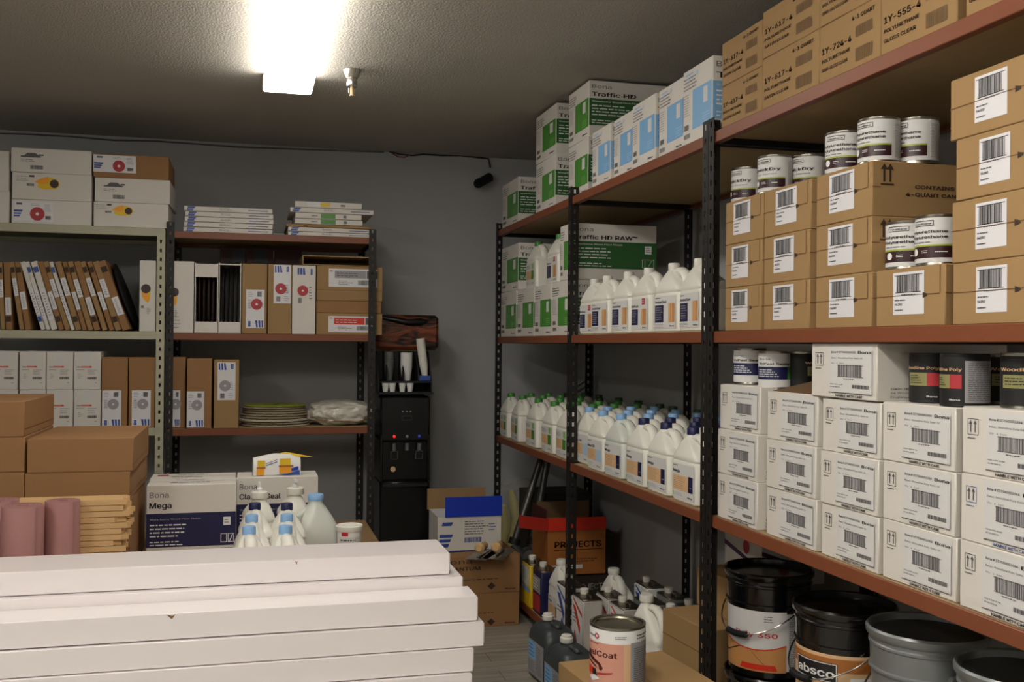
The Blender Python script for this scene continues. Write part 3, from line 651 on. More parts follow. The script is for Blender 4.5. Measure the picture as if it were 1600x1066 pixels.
# ---- pails under the nearest bay
def pail(kind, label, loc, rz, r=.150, h=.36):
    t = thing('steel_pail', label, 'pail', loc, rz, 'five-gallon pails under the nearest shelves'); body = 'pailgrey' if kind == 'grey' else 'pailblack'
    rb = r*.93; mb = MB()
    mb.lathe([(rb*.97, 0), (rb, .004), (rb, .012), (rb*.985, .02), (rb+.003, h*.68), (rb+.010, h*.685), (rb+.010, h*.70), (r*.965, h*.71), (r*.975, h*.86), (r*1.0, h*.87), (r*1.0, h*.885), (r*.975, h*.895), (r*.98, h-.02)], body, 40); mb.build('pail_body', t)
    mb = MB(); mb.lathe([(r*1.0, h-.028), (r*1.045, h-.02), (r*1.05, h-.006), (r*1.02, h), (r*.985, h-.004), (r*.97, h-.022), (r*.94, h-.024), (r*.3, h-.022)], body if kind != 'grey' else 'pailgrey', 40); ld = mb.build('lid', t)
    if kind == 'grey':
        mb = MB(); mb.lathe([(r*.935, h-.0195), (r*.2, h-.0175)], 'pailliner', 36); mb.build('lid_panel', ld)
    hz = h*.72; mb = MB(); pts = []
    for i in range(25):     # bail handle fallen forward: ears at +-x
        a = math.pi*i/24; x = (r+.012)*math.cos(a); q = math.sin(a); pts.append((x, -(r+.016)*q-.0, hz-.11*q))
    mb.tube(pts, .0028, 'chrome', 8); wh = mb.build('wire_handle', t); wh.rotation_euler = (0, 0, -.62)
    mb = MB(); a = pts[10:15]; mb.tube(a, .011, 'blackmatte', 10); mb.build('hand_grip', wh)
    for sx in (-1, 1): mb = MB(); mb.tube([(sx*(r*.96), 0, hz), (sx*(r+.014), 0, hz)], .016, body, 12); o = mb.build('ear', t); o.rotation_euler = (0, 0, -.62)
    mb = MB(); F = Cyl(rb+.0012, .025, h*.66, -270, 90, r1=rb+.0045)
    if kind == 'poly350':
        mb.rect(F, .30, .0, .585, .98, 'woodprint', 0); mb.rect(F, .585, .02, .72, .95, 'paper', 1); n = 14
        pl = [(.30, .98), (.585, .98), (.585, .52)]+[(.30+.285*(1-i/n), .52-.12*math.sin(math.pi*(i/n)*.55+.35)+.05+.23*max(0, (i/n-.4))) for i in range(n+1)]
        for i in range(n):
            x0, x1 = .30+.285*i/n, .30+.285*(i+1)/n; f = lambda x: .50-.14*math.sin(math.pi*min(1, max(0, (x-.30)/.285))*.9)**.8
            mb.add([F(x0, f(x0), 1), F(x1, f(x1), 1), F(x1, .98, 1), F(x0, .98, 1)], [(0, 1, 2, 3)], 'paper')
            mb.add([F(x0, f(x0)-.02, 1), F(x1, f(x1)-.02, 1), F(x1, f(x1), 1), F(x0, f(x0), 1)], [(0, 1, 2, 3)], 'redbright')
        mb.prints(F, [('t', .38, .56, .10, 'Poly 350', 'redbright', .17, 1), ('l', .5, .8, .54, .92, 3, 'inkgrey'), ('l', .595, .05, .71, .92, 30, 'inkgrey'), ('p', [(.30, .20), (.302, .19), (.40, .36), (.398, .37)], 'inkbrown'), ('p', [(.44, .36), (.442, .36), (.50, .12), (.498, .12)], 'inkbrown'), ('p', [(.40, .03), (.55, .03), (.54, .12), (.41, .12)], 'redbright')], 2)
    elif kind == 'absco':
        mb.rect(F, .28, 0, .72, .98, 'tan', 0); mb.rect(F, .28, .74, .72, .93, 'orange', 1)
        mb.prints(F, [('r', .35, .58, .52, .86, 'ink'), ('o', .352, .59, .518, .85, .012, 'white'), ('t', .362, .65, .16, 'absco', 'white', .148, 1), ('t', .38, .50, .03, 'Company Inc', 'ink', .12)], 1)
        mb.rect(F, .56, .05, .70, .68, 'paper', 1); mb.prints(F, [('l', .565, .08, .69, .64, 14, 'inkgrey'), ('l', .32, .1, .54, .32, 4, 'inkbrown')], 1)
    elif kind == 'grey': mb.rect(F, .3, .0, .7, .55, 'teal', 0); mb.prints(F, [('t', .36, .3, .12, 'SEALER', 'white', .2, 1)], 0)
    if mb.v: mb.build('pail_label', t)
    return t
def pail_R(kind, label, u, x, z, tw, h=.36):
    y = yR(u, x); a = math.atan2(-y, -x); return pail(kind, label, (x, y, z), a+math.pi/2+tw, h=h)
zp = ZB+.36
for i, (u, x, k) in enumerate([(1204, 1.80, 'plain'), (1322, 1.78, 'plain'), (1452, 1.77, 'plain'), (1606, 1.77, 'plain')]):
    pail_R(k, 'black pail at the bottom, underneath the %s upper pail from the black post' % ORD[i], u, x, ZB, 0, .36 if i < 2 else .395)
pail_R('poly350', 'black pail with a white and wood-look label, beside the black post', 1204, 1.80, zp, -.1)
pail_R('absco', 'black pail with an orange label and white lettering on a black plate', 1322, 1.78, zp, -.25)
pail_R('grey', 'grey steel pail with a dark lid, right of the orange-labelled pail', 1452, 1.77, zp+.036, -.5)
pail_R('grey', 'grey steel pail at the bottom right corner of the frame', 1606, 1.77, zp+.036, -.5)
# ================================================================== BACK WALL SHELVES
YS = 6.015
def bx(u0, u1, z, y=YS):      # left x, right x from pixel columns on the plane y
    return onY(u0, 530, y).x, onY(u1, 530, y).x
def zY(u, v, y=YS): return onY(u, v, y).z
def back_carton(label, u0, u1, z, h, body='whitebox', prints={}, stickers=(), depth=.45, y=YS, rz=0, group=None, name='cardboard_carton', lid=0, cat='carton'):
    a, b_ = bx(u0, u1, z, y); return carton(name, label, cat, ((a+b_)/2, y+depth/2, z), rz, (b_-a, depth, h), body, prints, stickers, group=group, lid=lid)
def norton(a0, b0, a1, b1, disc='crimson', k='label'):
    return ('front', a0, b0, a1, b1, k, [('p', [(.02, .22), (.16, .22), (.24, .56), (.02, .56)], 'blue'), ('r', .0, .30, .26, .34, k), ('r', .0, .42, .26, .46, k), ('r', .08, .82, .22, .92, 'inkgrey'), ('l', .45, .78, .7, .92, 2, 'inklight'), ('c', .6, .38, .34, disc, .08), ('l', .78, .5, .98, .9, 5, 'inklight'), ('b', .8, .12, .94, .3, 'ink')])
def norton_v(a0, b0, a1, b1, disc='crimson', flip=False, k='label'):
    it = [('p', [(.06, .80), (.5, .80), (.44, .98), (.06, .98)], 'blue'), ('p', [(.16, .80), (.22, .80), (.20, .98), (.14, .98)], k), ('p', [(.33, .80), (.38, .80), (.35, .98), (.30, .98)], k), ('r', .74, .82, .88, .96, 'blue'), ('l', .8, .84, .84, .94, 3, k),
          ('c', .42, .38, .145, disc, .03), ('l', .68, .25, .9, .5, 5, 'inkgrey'), ('b', .15, .05, .4, .18, 'ink'), ('l', .62, .05, .9, .2, 3, 'inklight')]
    if flip: it = [(('r' if i[0] == 'r' else i[0]),)+tuple(_fl(i)) for i in it]
    return ('front', a0, b0, a1, b1, k, it)
def _fl(i):
    if i[0] in ('r', 'b'): return (1-i[3], 1-i[4], 1-i[1], 1-i[2])+tuple(i[5:])
    if i[0] == 'l': return (1-i[3], 1-i[4], 1-i[1], 1-i[2])+tuple(i[5:])
    if i[0] == 'c': return (1-i[1], 1-i[2])+tuple(i[3:])
    if i[0] == 'p': return ([(1-x, 1-y) for x, y in i[1]],)+tuple(i[2:])
    return i[1:]
def sunflower(a0, b0, a1, b1):
    return ('front', a0, b0, a1, b1, 'whitebox', [('p', [(.42, .25), (.55, .12), (.78, .18), (.86, .45), (.80, .72), (.66, .85), (.52, .70), (.44, .62)], 'yellow'), ('p', [(.36, .55), (.5, .78), (.62, .88), (.64, .5), (.52, .4)], 'yelloworange', 1), ('c', .74, .48, .24, 'maroonink'), ('l', .02, .55, .3, .9, 3, 'inklight'), ('b', .22, .3, .36, .45, 'inkgrey'), ('r', .26, .82, .36, .92, 'ink')])
def sunflower_v(a0, b0, a1, b1):
    return ('front', a0, b0, a1, b1, 'whitebox', [('p', [(.15, .55), (.1, .7), (.35, .92), (.6, .9), (.75, .7), (.7, .35), (.55, .22), (.3, .32)], 'yellow'), ('p', [(.15, .45), (.6, .22), (.72, .40), (.5, .62), (.15, .66)], 'yelloworange', 1), ('c', .42, .74, .17, 'maroonink'), ('b', .1, .02, .3, .12, 'inkgrey'), ('l', .5, -.2, .75, .05, 4, 'inkgrey')])
car = [('p', [(.12, .68), (.16, .68), (.20, .80), (.30, .80), (.34, .70), (.38, .66), (.36, .62), (.12, .62)], 'inkgrey'), ('r', .34, .70, .4, .75, 'ink'), ('l', .12, .42, .36, .56, 2, 'inkgrey'), ('b', .24, .14, .4, .3, 'inkgrey')]
# cream shelf, top: two stacks of cartons
g = 'cartons on top of the cream shelving'
zt = zt1
hA = [zY(80, 313)-zt, zY(80, 271)-zY(80, 313), zY(80, 233)-zY(80, 271)]
back_carton('white carton with a red disc, bottom of the left stack on the cream shelving', 15, 140, zt, hA[0], stickers=[norton(.02, .1, .52, .92)], group=g, rz=.012)
back_carton('white carton with a sunflower print, middle of the left stack on the cream shelving', 16.5, 141, zt+hA[0], hA[1], stickers=[sunflower(.04, .30, .70, .95)], group=g, rz=-.008)
back_carton('white carton with small black print, top of the left stack on the cream shelving', 14, 140, zt+hA[0]+hA[1], hA[2], prints={'front': car}, group=g)
hB = [zY(205, 317)-zt, zY(205, 279)-zY(205, 317), zY(205, 242)-zY(205, 279)]
back_carton('white carton with a sunflower print, bottom of the right stack on the cream shelving', 144, 261, zt, hB[0], stickers=[sunflower(.02, .38, .62, .96)], group=g)
back_carton('white carton with small black print, middle of the right stack on the cream shelving', 146, 264, zt+hB[0], hB[1], prints={'front': car}, group=g, rz=-.01)
back_carton('brown carton with a red disc sticker, top of the right stack on the cream shelving', 143, 261, zt+hB[0]+hB[1], hB[2], body='kraft2', stickers=[norton(.0, .22, .56, .94)], group=g)
back_carton('white carton cut by the left frame edge, lower of two on the cream shelving', -60, 12, zt, hA[0]+.04, group=g)
back_carton('white carton cut by the left frame edge, upper of two on the cream shelving', -62, 11, zt+hA[0]+.04, .22, group=g)
# cream shelf, middle: leaning sanding-paper packets
pk = [(0, 45, -35, 10, 'b'), (47, 113, 18, 58, 'b'), (176, 224, 72, 118, 'b'), (227, 288, 120, 165, 'b'), (375, 423, 172, 213, 'w'), (425, 468, 216, 265, 'w'), (472, 538, 270, 328, 'w'), (542, 598, 335, 384, 'b'), (600, 653, 387, 438, 'b'), (655, 694, 441, 490, 'w'),
      (697, 758, 495, 560, 'b'), (760, 808, 562, 610, 'b'), (812, 868, 612, 668, 'b'), (870, 933, 671, 725, 'b'), (945, 1000, 728, 785, 'b'), (1010, 1063, 792, 840, 'b'), (1066, 1130, 845, 890, 'b'), (1132, 1214, 892, 955, 'b')]
zm = zm1
for i, (b0, b1, t0, t1, kd) in enumerate(pk):
    x0 = onY(b0/5.922, 530, YS).x; x1 = onY(b1/5.922, 530, YS).x; x2 = onY(t0/5.922, 530, YS).x
    top = zY(t0/5.922, 380+155/5.922)+.0; dz = top-zm-.012; ang = math.atan2(x0-x2, dz); th = (x1-x0)*math.cos(ang)*.93; L = dz/math.cos(ang)
    t = thing('sandpaper_packet', '%s flat packet leaning to the left on the cream shelf, %s from the left' % ('white' if kd == 'w' else 'brown', ORD[i]), 'packet', (x0, YS+.01, zm), 0, 'flat packets leaning on the cream shelf')
    t.rotation_euler = (0, -ang, 0); t.location.z = zm+.0005; body = 'whitebox' if kd == 'w' else ['kraft', 'kraft2'][i % 2]
    mb = MB(); mb.box((th/2, .20, L/2), (th, .40, L), body, .003); F = Flat((0, 0, 0), (1, 0, 0), (0, 0, 1), th, L)
    F2 = F; up = i in (0, 1, 2, 3, 10, 12, 14) and kd == 'b'
    mb.prints(F, [('r', .12, (.12 if i % 3 == 1 else .84), .9, (.2 if i % 3 == 1 else .92), 'blue' if kd == 'w' else 'inkbrown')]); mb.build('packet_body', t)
    mb = MB(); a = [.48, .22, .50, .30][i % 4] if kd == 'b' else .15; G = F.sub(.08, a, .95, a+.26 if kd == 'b' else .6); mb.rect(G, 0, 0, 1, 1, 'label', 1); mb.prints(G, [('l', .3, .1, .7, .9, 9, 'inkgrey')], 1); mb.build('label_sticker', t)
def dome(name, label, cat, c, r, th, k, tilt, group=None):
    t = thing(name, label, cat, c, 0, group); t.rotation_euler = tilt; mb = MB()
    mb.lathe([(r*.16, 0), (r, 0), (r, th), (r*.16, th)], k, 40, cap=False); mb.lathe([(r*.16, th), (r*.16, 0)], k, 40, cap=False); mb.build('disc', t); return t
a = onY(206, 516, YS).x
dome('sanding_disc', 'large black sanding disc leaning against the last flat packet', 'sanding disc', (x1+.012-.205*math.sin(ang), YS+.23, zm+.005+.205*math.cos(ang)), .205, .012, 'disc', (0, math.pi/2-ang, 0))
back_carton('tall white carton with a sunflower standing by the cream post', 217, 243, zm, zY(230, 407)-zm, stickers=[sunflower_v(.02, .32, .9, .70)], depth=.42, group='upright cartons beside the posts')
# cream shelf, low
g = 'white sandpaper cartons on the low cream shelf'
def nor2(i): return [('t', .10, .575, .04, '3M', 'navy', .14, 1), ('r', .27, .575, .66, .612, 'redbright'), ('l', .3, .585, .62, .605, 1, 'whitebox'), ('l', .10, .50, .45, .54, 1, 'inkgrey'), ('l', .52, .38, .85, .54, 3, 'inklight'), ('b', .5, .27, .87, .335, 'ink'), ('l', .15, .28, .3, .42, 3, 'inklight'), ('l', .78, .16, .88, .2, 1, 'inkgrey'), ('r', .35, .70+.02*i, .62, 1, 'paper')]
zl = zl1; h1 = zY(100, 609)-zl; h2 = zY(100, 549)-zY(100, 609)
for i, (a, b_) in enumerate([(-14, 28), (31, 72), (73, 114.5), (116, 158)]):
    back_carton('white sandpaper carton with a red strip, lower row, %s from the left' % ORD[i], a+.5, b_+.5, zl, h1, prints={'front': nor2(i)}, group=g)
    back_carton('white sandpaper carton with a red strip, upper row, %s from the left' % ORD[i], a, b_, zl+h1, h2, prints={'front': nor2(-i*.5)}, group=g)
g = 'brown upright cartons on the low back shelves'
hb = zY(180, 558)-zl
back_carton('brown upright carton with sticker, beside the white sandpaper cartons', 159.5, 200, zl, hb, 'kraft2', stickers=[norton_v(.03, .02, .76, .53, 'inklight', True)], group=g)
back_carton('brown upright carton with sticker, beside the cream post', 202, 243, zl, hb, 'kraft2', stickers=[norton_v(.12, .02, .84, .53, 'inklight', True)], group=g)
z = zl2
back_carton('brown upright carton with sticker, partly behind the black post', 264, 290.5, z, zY(275, 558)-z, 'kraft2', stickers=[norton_v(.05, .02, .7, .53, 'inklight', True)], group=g, y=6.08)
back_carton('brown upright carton with sticker, second on the low rust shelf', 293, 331.5, z, zY(312, 560)-z, 'kraft2', stickers=[norton_v(.0, .02, .70, .53, 'inklight', True)], group=g)
back_carton('brown upright carton with its sticker at the top, beside the pads', 335, 374, z, zY(355, 562)-z, 'kraft', stickers=[norton_v(.14, .41, .86, .96, 'inklight')], group=g)
# stack of floor pads and a plastic bag
xa = onY(429, 660, 6.2).x; zc = z; hts = [(.014, 'padpale', .205), (.012, 'pad', .20), (.016, 'padpale', .205), (.014, 'pad', .195), (.012, 'pad', .205), (.012, 'pad', .195), (.012, 'pad', .19), (.012, 'pad', .19), (.005, 'padgreen', .193)]
tot = zY(429, 632, 6.2)-z; sc = tot/sum(h+.003 for h, _, _ in hts)
for i, (hh_, k, r) in enumerate(hts):
    h_ = hh_*sc; t = thing('floor_pad', '%s round floor pad, %s from the bottom of the pad stack' % ('olive green' if k == 'padgreen' else 'tan' if k == 'pad' else 'pale', ORD[i]), 'floor pad', (xa+rnd.uniform(-.008, .008), 6.24+rnd.uniform(-.01, .01), zc), 0, 'stack of round floor pads')
    mb = MB(); mb.lathe([(r*.97, 0), (r, h_*.3), (r*.995, h_*.8), (r*.96, h_)], k, 44); mb.build('pad', t)
    if k == 'padgreen': mb = MB(); F = Flat((-.1, -.1, h_), (1, 0, 0), (0, 1, 0), .2, .2); mb.prints(F, [('c', .5, .5, .12, 'disc'), ('p', [(.2, .3), (.36, .5), (.34, .56), (.16, .36)], 'disc'), ('p', [(.7, .62), (.86, .5), (.9, .54), (.74, .68)], 'disc')]); mb.build('slot_print', t)
    zc += h_+.003*sc
def blob(name, label, cat, c, dims, k, seed, sub=3, amp=.12, group=None, part='wrapping', smooth=True, k2=None):
    import bmesh
    t = thing(name, label, cat, c, 0, group); bm = bmesh.new(); bmesh.ops.create_icosphere(bm, subdivisions=sub+1, radius=1); from mathutils import noise
    for v in bm.verts:
        p = v.co.copy(); n = noise.noise(p*2.3+Vector((seed, 0, 0)))+.5*noise.noise(p*5.5+Vector((0, seed, 0)))
        p = p*(1+amp*n); q = Vector([math.copysign(abs(x)**.75, x) for x in p]); v.co = Vector((q.x*dims[0]/2, q.y*dims[1]/2, max(0, (q.z*.5+.5)*dims[2])))
    me = bpy.data.meshes.new(part); bm.to_mesh(me); bm.free(); me.materials.append(M[k]); me.polygons.foreach_set('use_smooth', [True]*len(me.polygons))
    o = bpy.data.objects.new(part, me); C.objects.link(o); o.parent = t; return t
pa = onY(531, 660, 6.2)
blob('plastic_bag', 'crumpled clear plastic bag of white pads on the low rust shelf', 'bag', (pa.x+.01, 6.22, z), (.40, .30, zY(520, 629, 6.2)-z+.01), 'bagfill', 3, 4, .22)
# rust shelf, top: flat white boxes
zt = zt2; g = 'flat white boxes on the rust back shelf'
th = (zY(355, 323)-zt)/5
def flatbox(label, u0, u1, z, h, body='whitebox', items=None, depth=.42, y=6.03, rz=0):
    it = items or [('p', [(.03, .12), (.10, .12), (.13, .88), (.045, .88)], 'blue'), ('r', .02, .46, .14, .52, body), ('l', .4, .3, .58, .75, 2, 'inkgrey'), ('r', .72, .4, .95, .55, 'blue')]
    return back_carton(label, u0, u1, z, h-.0015, body, {'front': it}, depth=depth, y=y, rz=rz, group=g, name='flat_box', cat='box')
for i in range(5):
    flatbox('flat white box with blue stripes, left stack on the rust shelf, %s from the bottom' % ORD[i], 284.5+[0, 1, 2.5, 2.5, 1][i], 424+[0, .5, 2, 1, 0][i], zt+i*th, th, rz=rnd.uniform(-.01, .01))
back_carton('small clear-fronted box between the two flat stacks', 424, 443, zt, .042, 'greymetal', y=6.30, depth=.1, group=None)
g = 'flat boxes in the right stack on the rust shelf'
yy = [367, 360.5, 354, 348, 341, 332.5, 327, 314.5]
spec = [(448, 580, 367.5, 360.7, 'whitebox', 0), (448, 580, 360.7, 353.7, 'whitebox', 0), (446, 578, 353.7, 349, 'kraft', 1), (459, 565, 349, 340.5, 'whitebox', 2), (459, 563, 340.5, 331.5, 'whitebox', 2), (451, 582, 331.5, 323.5, 'whitebox', 0), (459, 564, 323.5, 313.5, 'whitebox', 3)]
zc = zt
for i, (a, b_, v0, v1, body, kd) in enumerate(spec):
    h_ = (v0-v1)/1568*6.0
    it = {0: None, 1: [('r', .2, .2, .25, .5, 'inkbrown')], 2: [('r', .38, .1, .60, .9, 'green'), ('l', .24, .2, .36, .8, 1, 'inkgrey'), ('b', .72, .25, .77, .75, 'ink')], 3: [('r', .18, .2, .38, .8, 'greenpale' if 0 else 'label'), ('r', .38, .2, .52, .8, 'yellow'), ('b', .68, .3, .75, .65, 'ink')]}[kd]
    flatbox('flat %s box in the right rust-shelf stack, %s from the bottom' % ({0: 'blue-striped white', 1: 'brown', 2: 'green-marked white', 3: 'yellow-marked white'}[kd], ORD[i]), a, b_, zc, h_, body, it, rz=rnd.uniform(-.01, .01)); zc += h_
# rust shelf, middle
z = zm2; g = 'upright cartons on the middle rust shelf'
back_carton('tall white carton with a sunflower, first on the middle rust shelf', 265, 302, z, zY(284, 408)-z, stickers=[sunflower_v(.0, .30, .42, .66)], prints={'front': [('l', .1, .05, .5, .25, 4, 'inklight')]}, group=g)
def open_box(label, u0, u1, z, h, side_dark):
    a, b_ = bx(u0, u1, z); w_ = b_-a; d = .40; t = thing('open_carton', label, 'carton', ((a+b_)/2, YS+d/2, z), 0, g); mb = MB(); k = 'whitebox'; e = .005
    mb.box((0, 0, e/2), (w_, d, e), k); mb.box((0, 0, h-e/2), (w_, d, e), k); mb.box((-w_/2+e/2, 0, h/2), (e, d, h-2*e), k); mb.box((w_/2-e/2, 0, h/2), (e, d, h-2*e), k); mb.box((0, d/2-e/2, h/2), (w_-2*e, e, h-2*e), k)
    mb.build('carton_body', t); lo, hi = .17, .80 if side_dark else .97
    mb = MB(); mb.box((0, -d/2+e/2, h*lo/2), (w_-2*e, e, h*lo-e), k); mb.build('front_strip', t)
    mb = MB(); mb.box((0, -d/2+e/2, h*(1+hi)/2), (w_-2*e, e, h*(1-hi)), k); mb.build('front_strip', t)
    for i in range(4):      # the discs inside, standing on edge
        mb = MB(); x = -w_/2+w_*(i+.8)/5; r = min(h/2-.012, .19); n = 40
        mb.add([(x+s_, r*math.cos(2*math.pi*j/n), h/2+r*math.sin(2*math.pi*j/n)) for s_ in (0, .008) for j in range(n)], [tuple(range(n))[::-1], tuple(range(n, 2*n))]+[(j, (j+1) % n, n+(j+1) % n, n+j) for j in range(n)], 'discbrown' if side_dark else 'disc'); mb.build('sanding_disc', t)
open_box('open white carton with brown-black sanding discs inside', 303.5, 340, z, zY(320, 411)-z, True)
open_box('open white carton with black sanding discs inside, front cut away', 341, 376, z, zY(360, 411)-z, False)
back_carton('brown upright carton with a red disc sticker near its base', 377.5, 416.5, z, zY(397, 412)-z, 'kraft', stickers=[norton_v(.16, .08, .90, .63, 'crimson', True)], group=g)
back_carton('brown upright carton with a red disc sticker at its top', 418, 455, z, zY(436, 413)-z, 'kraft', stickers=[norton_v(.24, .44, .96, .99)], group=g)
back_carton('white upright carton with a red disc and blue stripes', 455.8, 492.5, z, zY(475, 414.5)-z, 'whitebox', prints={'front': norton_v(0, 0, 1, 1)[6][:0]+[('p', [(.22, .86), (.56, .86), (.52, .96), (.22, .96)], 'blue'), ('r', .3, .84, .33, .97, 'whitebox'), ('r', .42, .84, .45, .97, 'whitebox'), ('r', .78, .86, .86, .95, 'blue'), ('c', .45, .63, .077, 'crimson', .015), ('l', .72, .5, .85, .7, 5, 'inkgrey'), ('b', .25, .45, .42, .53, 'ink')]}, group=g)
g = 'brown cartons stacked flat at the end of the middle rust shelf'
def threeM(red): return ('front', .18, .12, .90, .86, 'label', [('t', .02, .82, .12, '3M', 'redbright', .06, 1), ('r', .12, .48, .76, .90, 'redbright' if red else 'inklight'), ('r', .78, .48, 1, .90, 'inkgrey'), ('b', .60, .12, .92, .38, 'ink'), ('l', .2, .1, .5, .36, 3, 'inkgrey'), ('l', .16, .55, .7, .82, 2, 'white' if red else 'inkgrey')])
h3 = (zY(530, 415)-z)
back_carton('brown carton with a red-striped sticker, bottom of the flat stack', 494, 597, z, h3*.315, 'kraft', stickers=[threeM(True)], group=g, y=6.05)
back_carton('plain brown carton squeezed in the middle of the flat stack', 493.5, 595, z+h3*.315, h3*.18, 'kraft2', group=g, y=6.05)
back_carton('brown carton with a grey-striped sticker, top of the flat stack', 494, 597, z+h3*.495, h3*.505, 'kraft', stickers=[('front', .18, .40, .92, .92)+threeM(False)[5:]], prints={'front': [('r', 0, .30, 1, .31, 'kraftedge')]}, group=g, y=6.05)
# thin tray on top of the flat stack
a, b_ = bx(472, 583, 0); t = thing('cardboard_tray', 'shallow open brown cardboard tray on top of the flat cartons', 'tray', ((a+b_)/2, YS+.24, z+h3+.001), 0)
mb = MB(); w_ = b_-a; h_ = zY(530, 400)-z-h3; mb.box((0, 0, .003), (w_, .4, .005), 'kraft'); mb.box((-w_/2+.003, 0, h_/2), (.006, .4, h_-.01), 'kraft'); mb.box((w_/2-.003, 0, h_/2), (.006, .4, h_-.01), 'kraft'); mb.box((0, .197, h_/2), (w_-.012, .006, h_-.01), 'kraft'); mb.box((0, 0, h_-.002), (w_, .4, .006), 'kraft'); mb.build('tray_body', t)
# darker boxes standing at the back of the middle rust shelf
def rear(label, u0, u1, v1, body, pr): back_carton(label, u0, u1, z, zY(u0, v1, 6.51)-z, body, {'front': pr}, depth=.06, y=6.505, group='dark boxes at the back of the middle rust shelf')
rear('dark maroon box with black bars, at the back of the middle rust shelf', 343, 382, 386, 'maroonbox', [('r', .18, .70, .42, .73, 'ink'), ('r', .18, .76, .42, .79, 'ink'), ('r', .18, .82, .42, .85, 'ink'), ('r', .18, .88, .42, .91, 'ink'), ('r', .5, .7, .95, .98, 'slateprint'), ('t', .6, .78, .08, 'A', 'ink', .2, 1)])
rear('maroon and slate box at the back of the middle rust shelf', 383.5, 426, 387, 'maroonbox', [('p', [(.1, .7), (.9, .7), (.7, .98), (.25, .98), (.3, .84), (.05, .8)], 'slateprint')])
rear('plain maroon box at the back of the middle rust shelf', 427.5, 470, 388, 'maroonbox', [('r', .3, .62, .7, .74, 'slateprint')])
# ================================================================== WATER DISPENSER
YD = 6.12
x0 = onY(594, 700, YD).x; x1 = onY(672, 700, YD).x; xc = (x0+x1)/2; W_ = x1-x0; D_ = .34
zb = zY(632, 617, YD)
t = thing('water_dispenser', 'tall black water dispenser standing between the back shelves and the corner', 'water dispenser', (xc, YD+D_/2, 0))
mb = MB(); mb.box((0, 0, zb*.30), (W_, D_, zb*.60-.02), 'blackplastic', .012); mb.box((0, .02, zb*.70), (W_, D_-.04, zb*.22), 'blackplastic', .008); mb.box((0, 0, zb*.885), (W_, D_, zb*.215), 'blackplastic', .012)
for s_ in (-1, 1): mb.box((s_*(W_/2-.008), -D_/2+.02, zb*.70), (.016, .04, zb*.22), 'blackplastic', .003)
mb.build('cabinet', t)
zf = lambda v: zY(632, v, YD)
F = Flat((-W_/2, -D_/2, 0), (1, 0, 0), (0, 0, 1), W_, zb)
U = lambda u: (onY(u, 700, YD).x-x0)/W_
mb = MB()
for u in (629, 635, 641): mb.prints(F, [('c', U(u), zf(643)/zb, .004, 'ledgrey')])
mb.prints(F, [('o', U(628), zf(657)/zb, U(643), zf(650)/zb, .001, 'greymetal')])
cpn = mb.build('control_panel', t)
for u, k, lb in ((616, 'ledred', 'red hot-water light'), (636, 'ledgrey', 'grey light'), (655, 'ledblue', 'blue cold-water light')):
    mb = MB(); x = onY(u, 682, YD).x-xc; mb.tube([(x, -D_/2+.004, zf(682)), (x, -D_/2-.004, zf(682))], .0085, k, 16); mb.build('indicator_light', cpn, label=lb)
for u in (616, 636, 655):
    x = onY(u, 700, YD).x-xc; mb = MB(); mb.tube([(x, -D_/2+.0, zf(693)), (x, -D_/2+.0, zf(704))], .013, 'greymetal', 14); mb.build('faucet', t, label='grey faucet')
for u in (616, 655):
    x = onY(u, 712, YD).x-xc; mb = MB(); F2 = Flat((x-.022, -D_/2+.004, zf(718)), (1, 0, 0), (0, 0, 1), .044, zf(705)-zf(718))
    mb.box((x, -D_/2+.012, zf(712)), (.044, .012, zf(705)-zf(718)), 'blackplastic', .003); mb.prints(F2, [('o', 0, 0, 1, 1, .06, 'greymetal')]); mb.build('push_lever', t)
mb = MB(); x = onY(614, 733, YD).x-xc; mb.tube([(x, -D_/2+.004, zf(733)), (x, -D_/2-.003, zf(733))], .016, 'tan', 20); mb.build('round_sticker', t, label='cream round sticker')
mb = MB(); mb.box((0, -D_/2-.008, zf(758)), (W_*.9, .03, .02), 'blackmatte', .003); mb.build('drip_tray', t)
# cup rack on top
xr0 = onY(591, 600, YD).x; xr1 = onY(677, 600, YD).x; Wr = xr1-xr0; xm = (xr0+xr1)/2; zr = zY(632, 617, YD)+.001; zt_ = zY(632, 549, YD)
t = thing('cup_rack', 'black countertop cup organiser on top of the water dispenser', 'cup organiser', (xm, YD+.13, zr))
Hr = zt_-zr; zmid = zY(632, 596, YD)-zr
mb = MB(); mb.box((0, -.005, .008), (Wr, .27, .016), 'blackmatte', .003); mb.build('base_tray', t)
mb = MB(); mb.box((0, .115, Hr/2+.008), (Wr, .012, Hr-.016), 'blackmatte', .002); mb.build('back_panel', t)
for x in (-Wr/2+.006, -Wr*.03, Wr/2-.006, -Wr*.33, Wr*.24):
    mb = MB(); lowp = .016 if abs(x) > Wr*.4 else zmid
    vs = [(x-.004, .109, lowp), (x-.004, -.11, lowp), (x-.004, -.11, lowp+.05), (x-.004, .03, Hr), (x-.004, .109, Hr)]; vs += [(a_+.008, b2, c_) for a_, b2, c_ in vs]
    mb.add(vs, [(0, 1, 2, 3, 4)[::-1], (5, 6, 7, 8, 9)]+[(i, (i+1) % 5, 5+(i+1) % 5, 5+i) for i in range(5)], 'blackmatte'); mb.build('divider', t)
mb = MB(); mb.box((0, 0, zmid-.006), (Wr-.026, .215, .012), 'blackmatte', .002); mb.build('shelf', t)
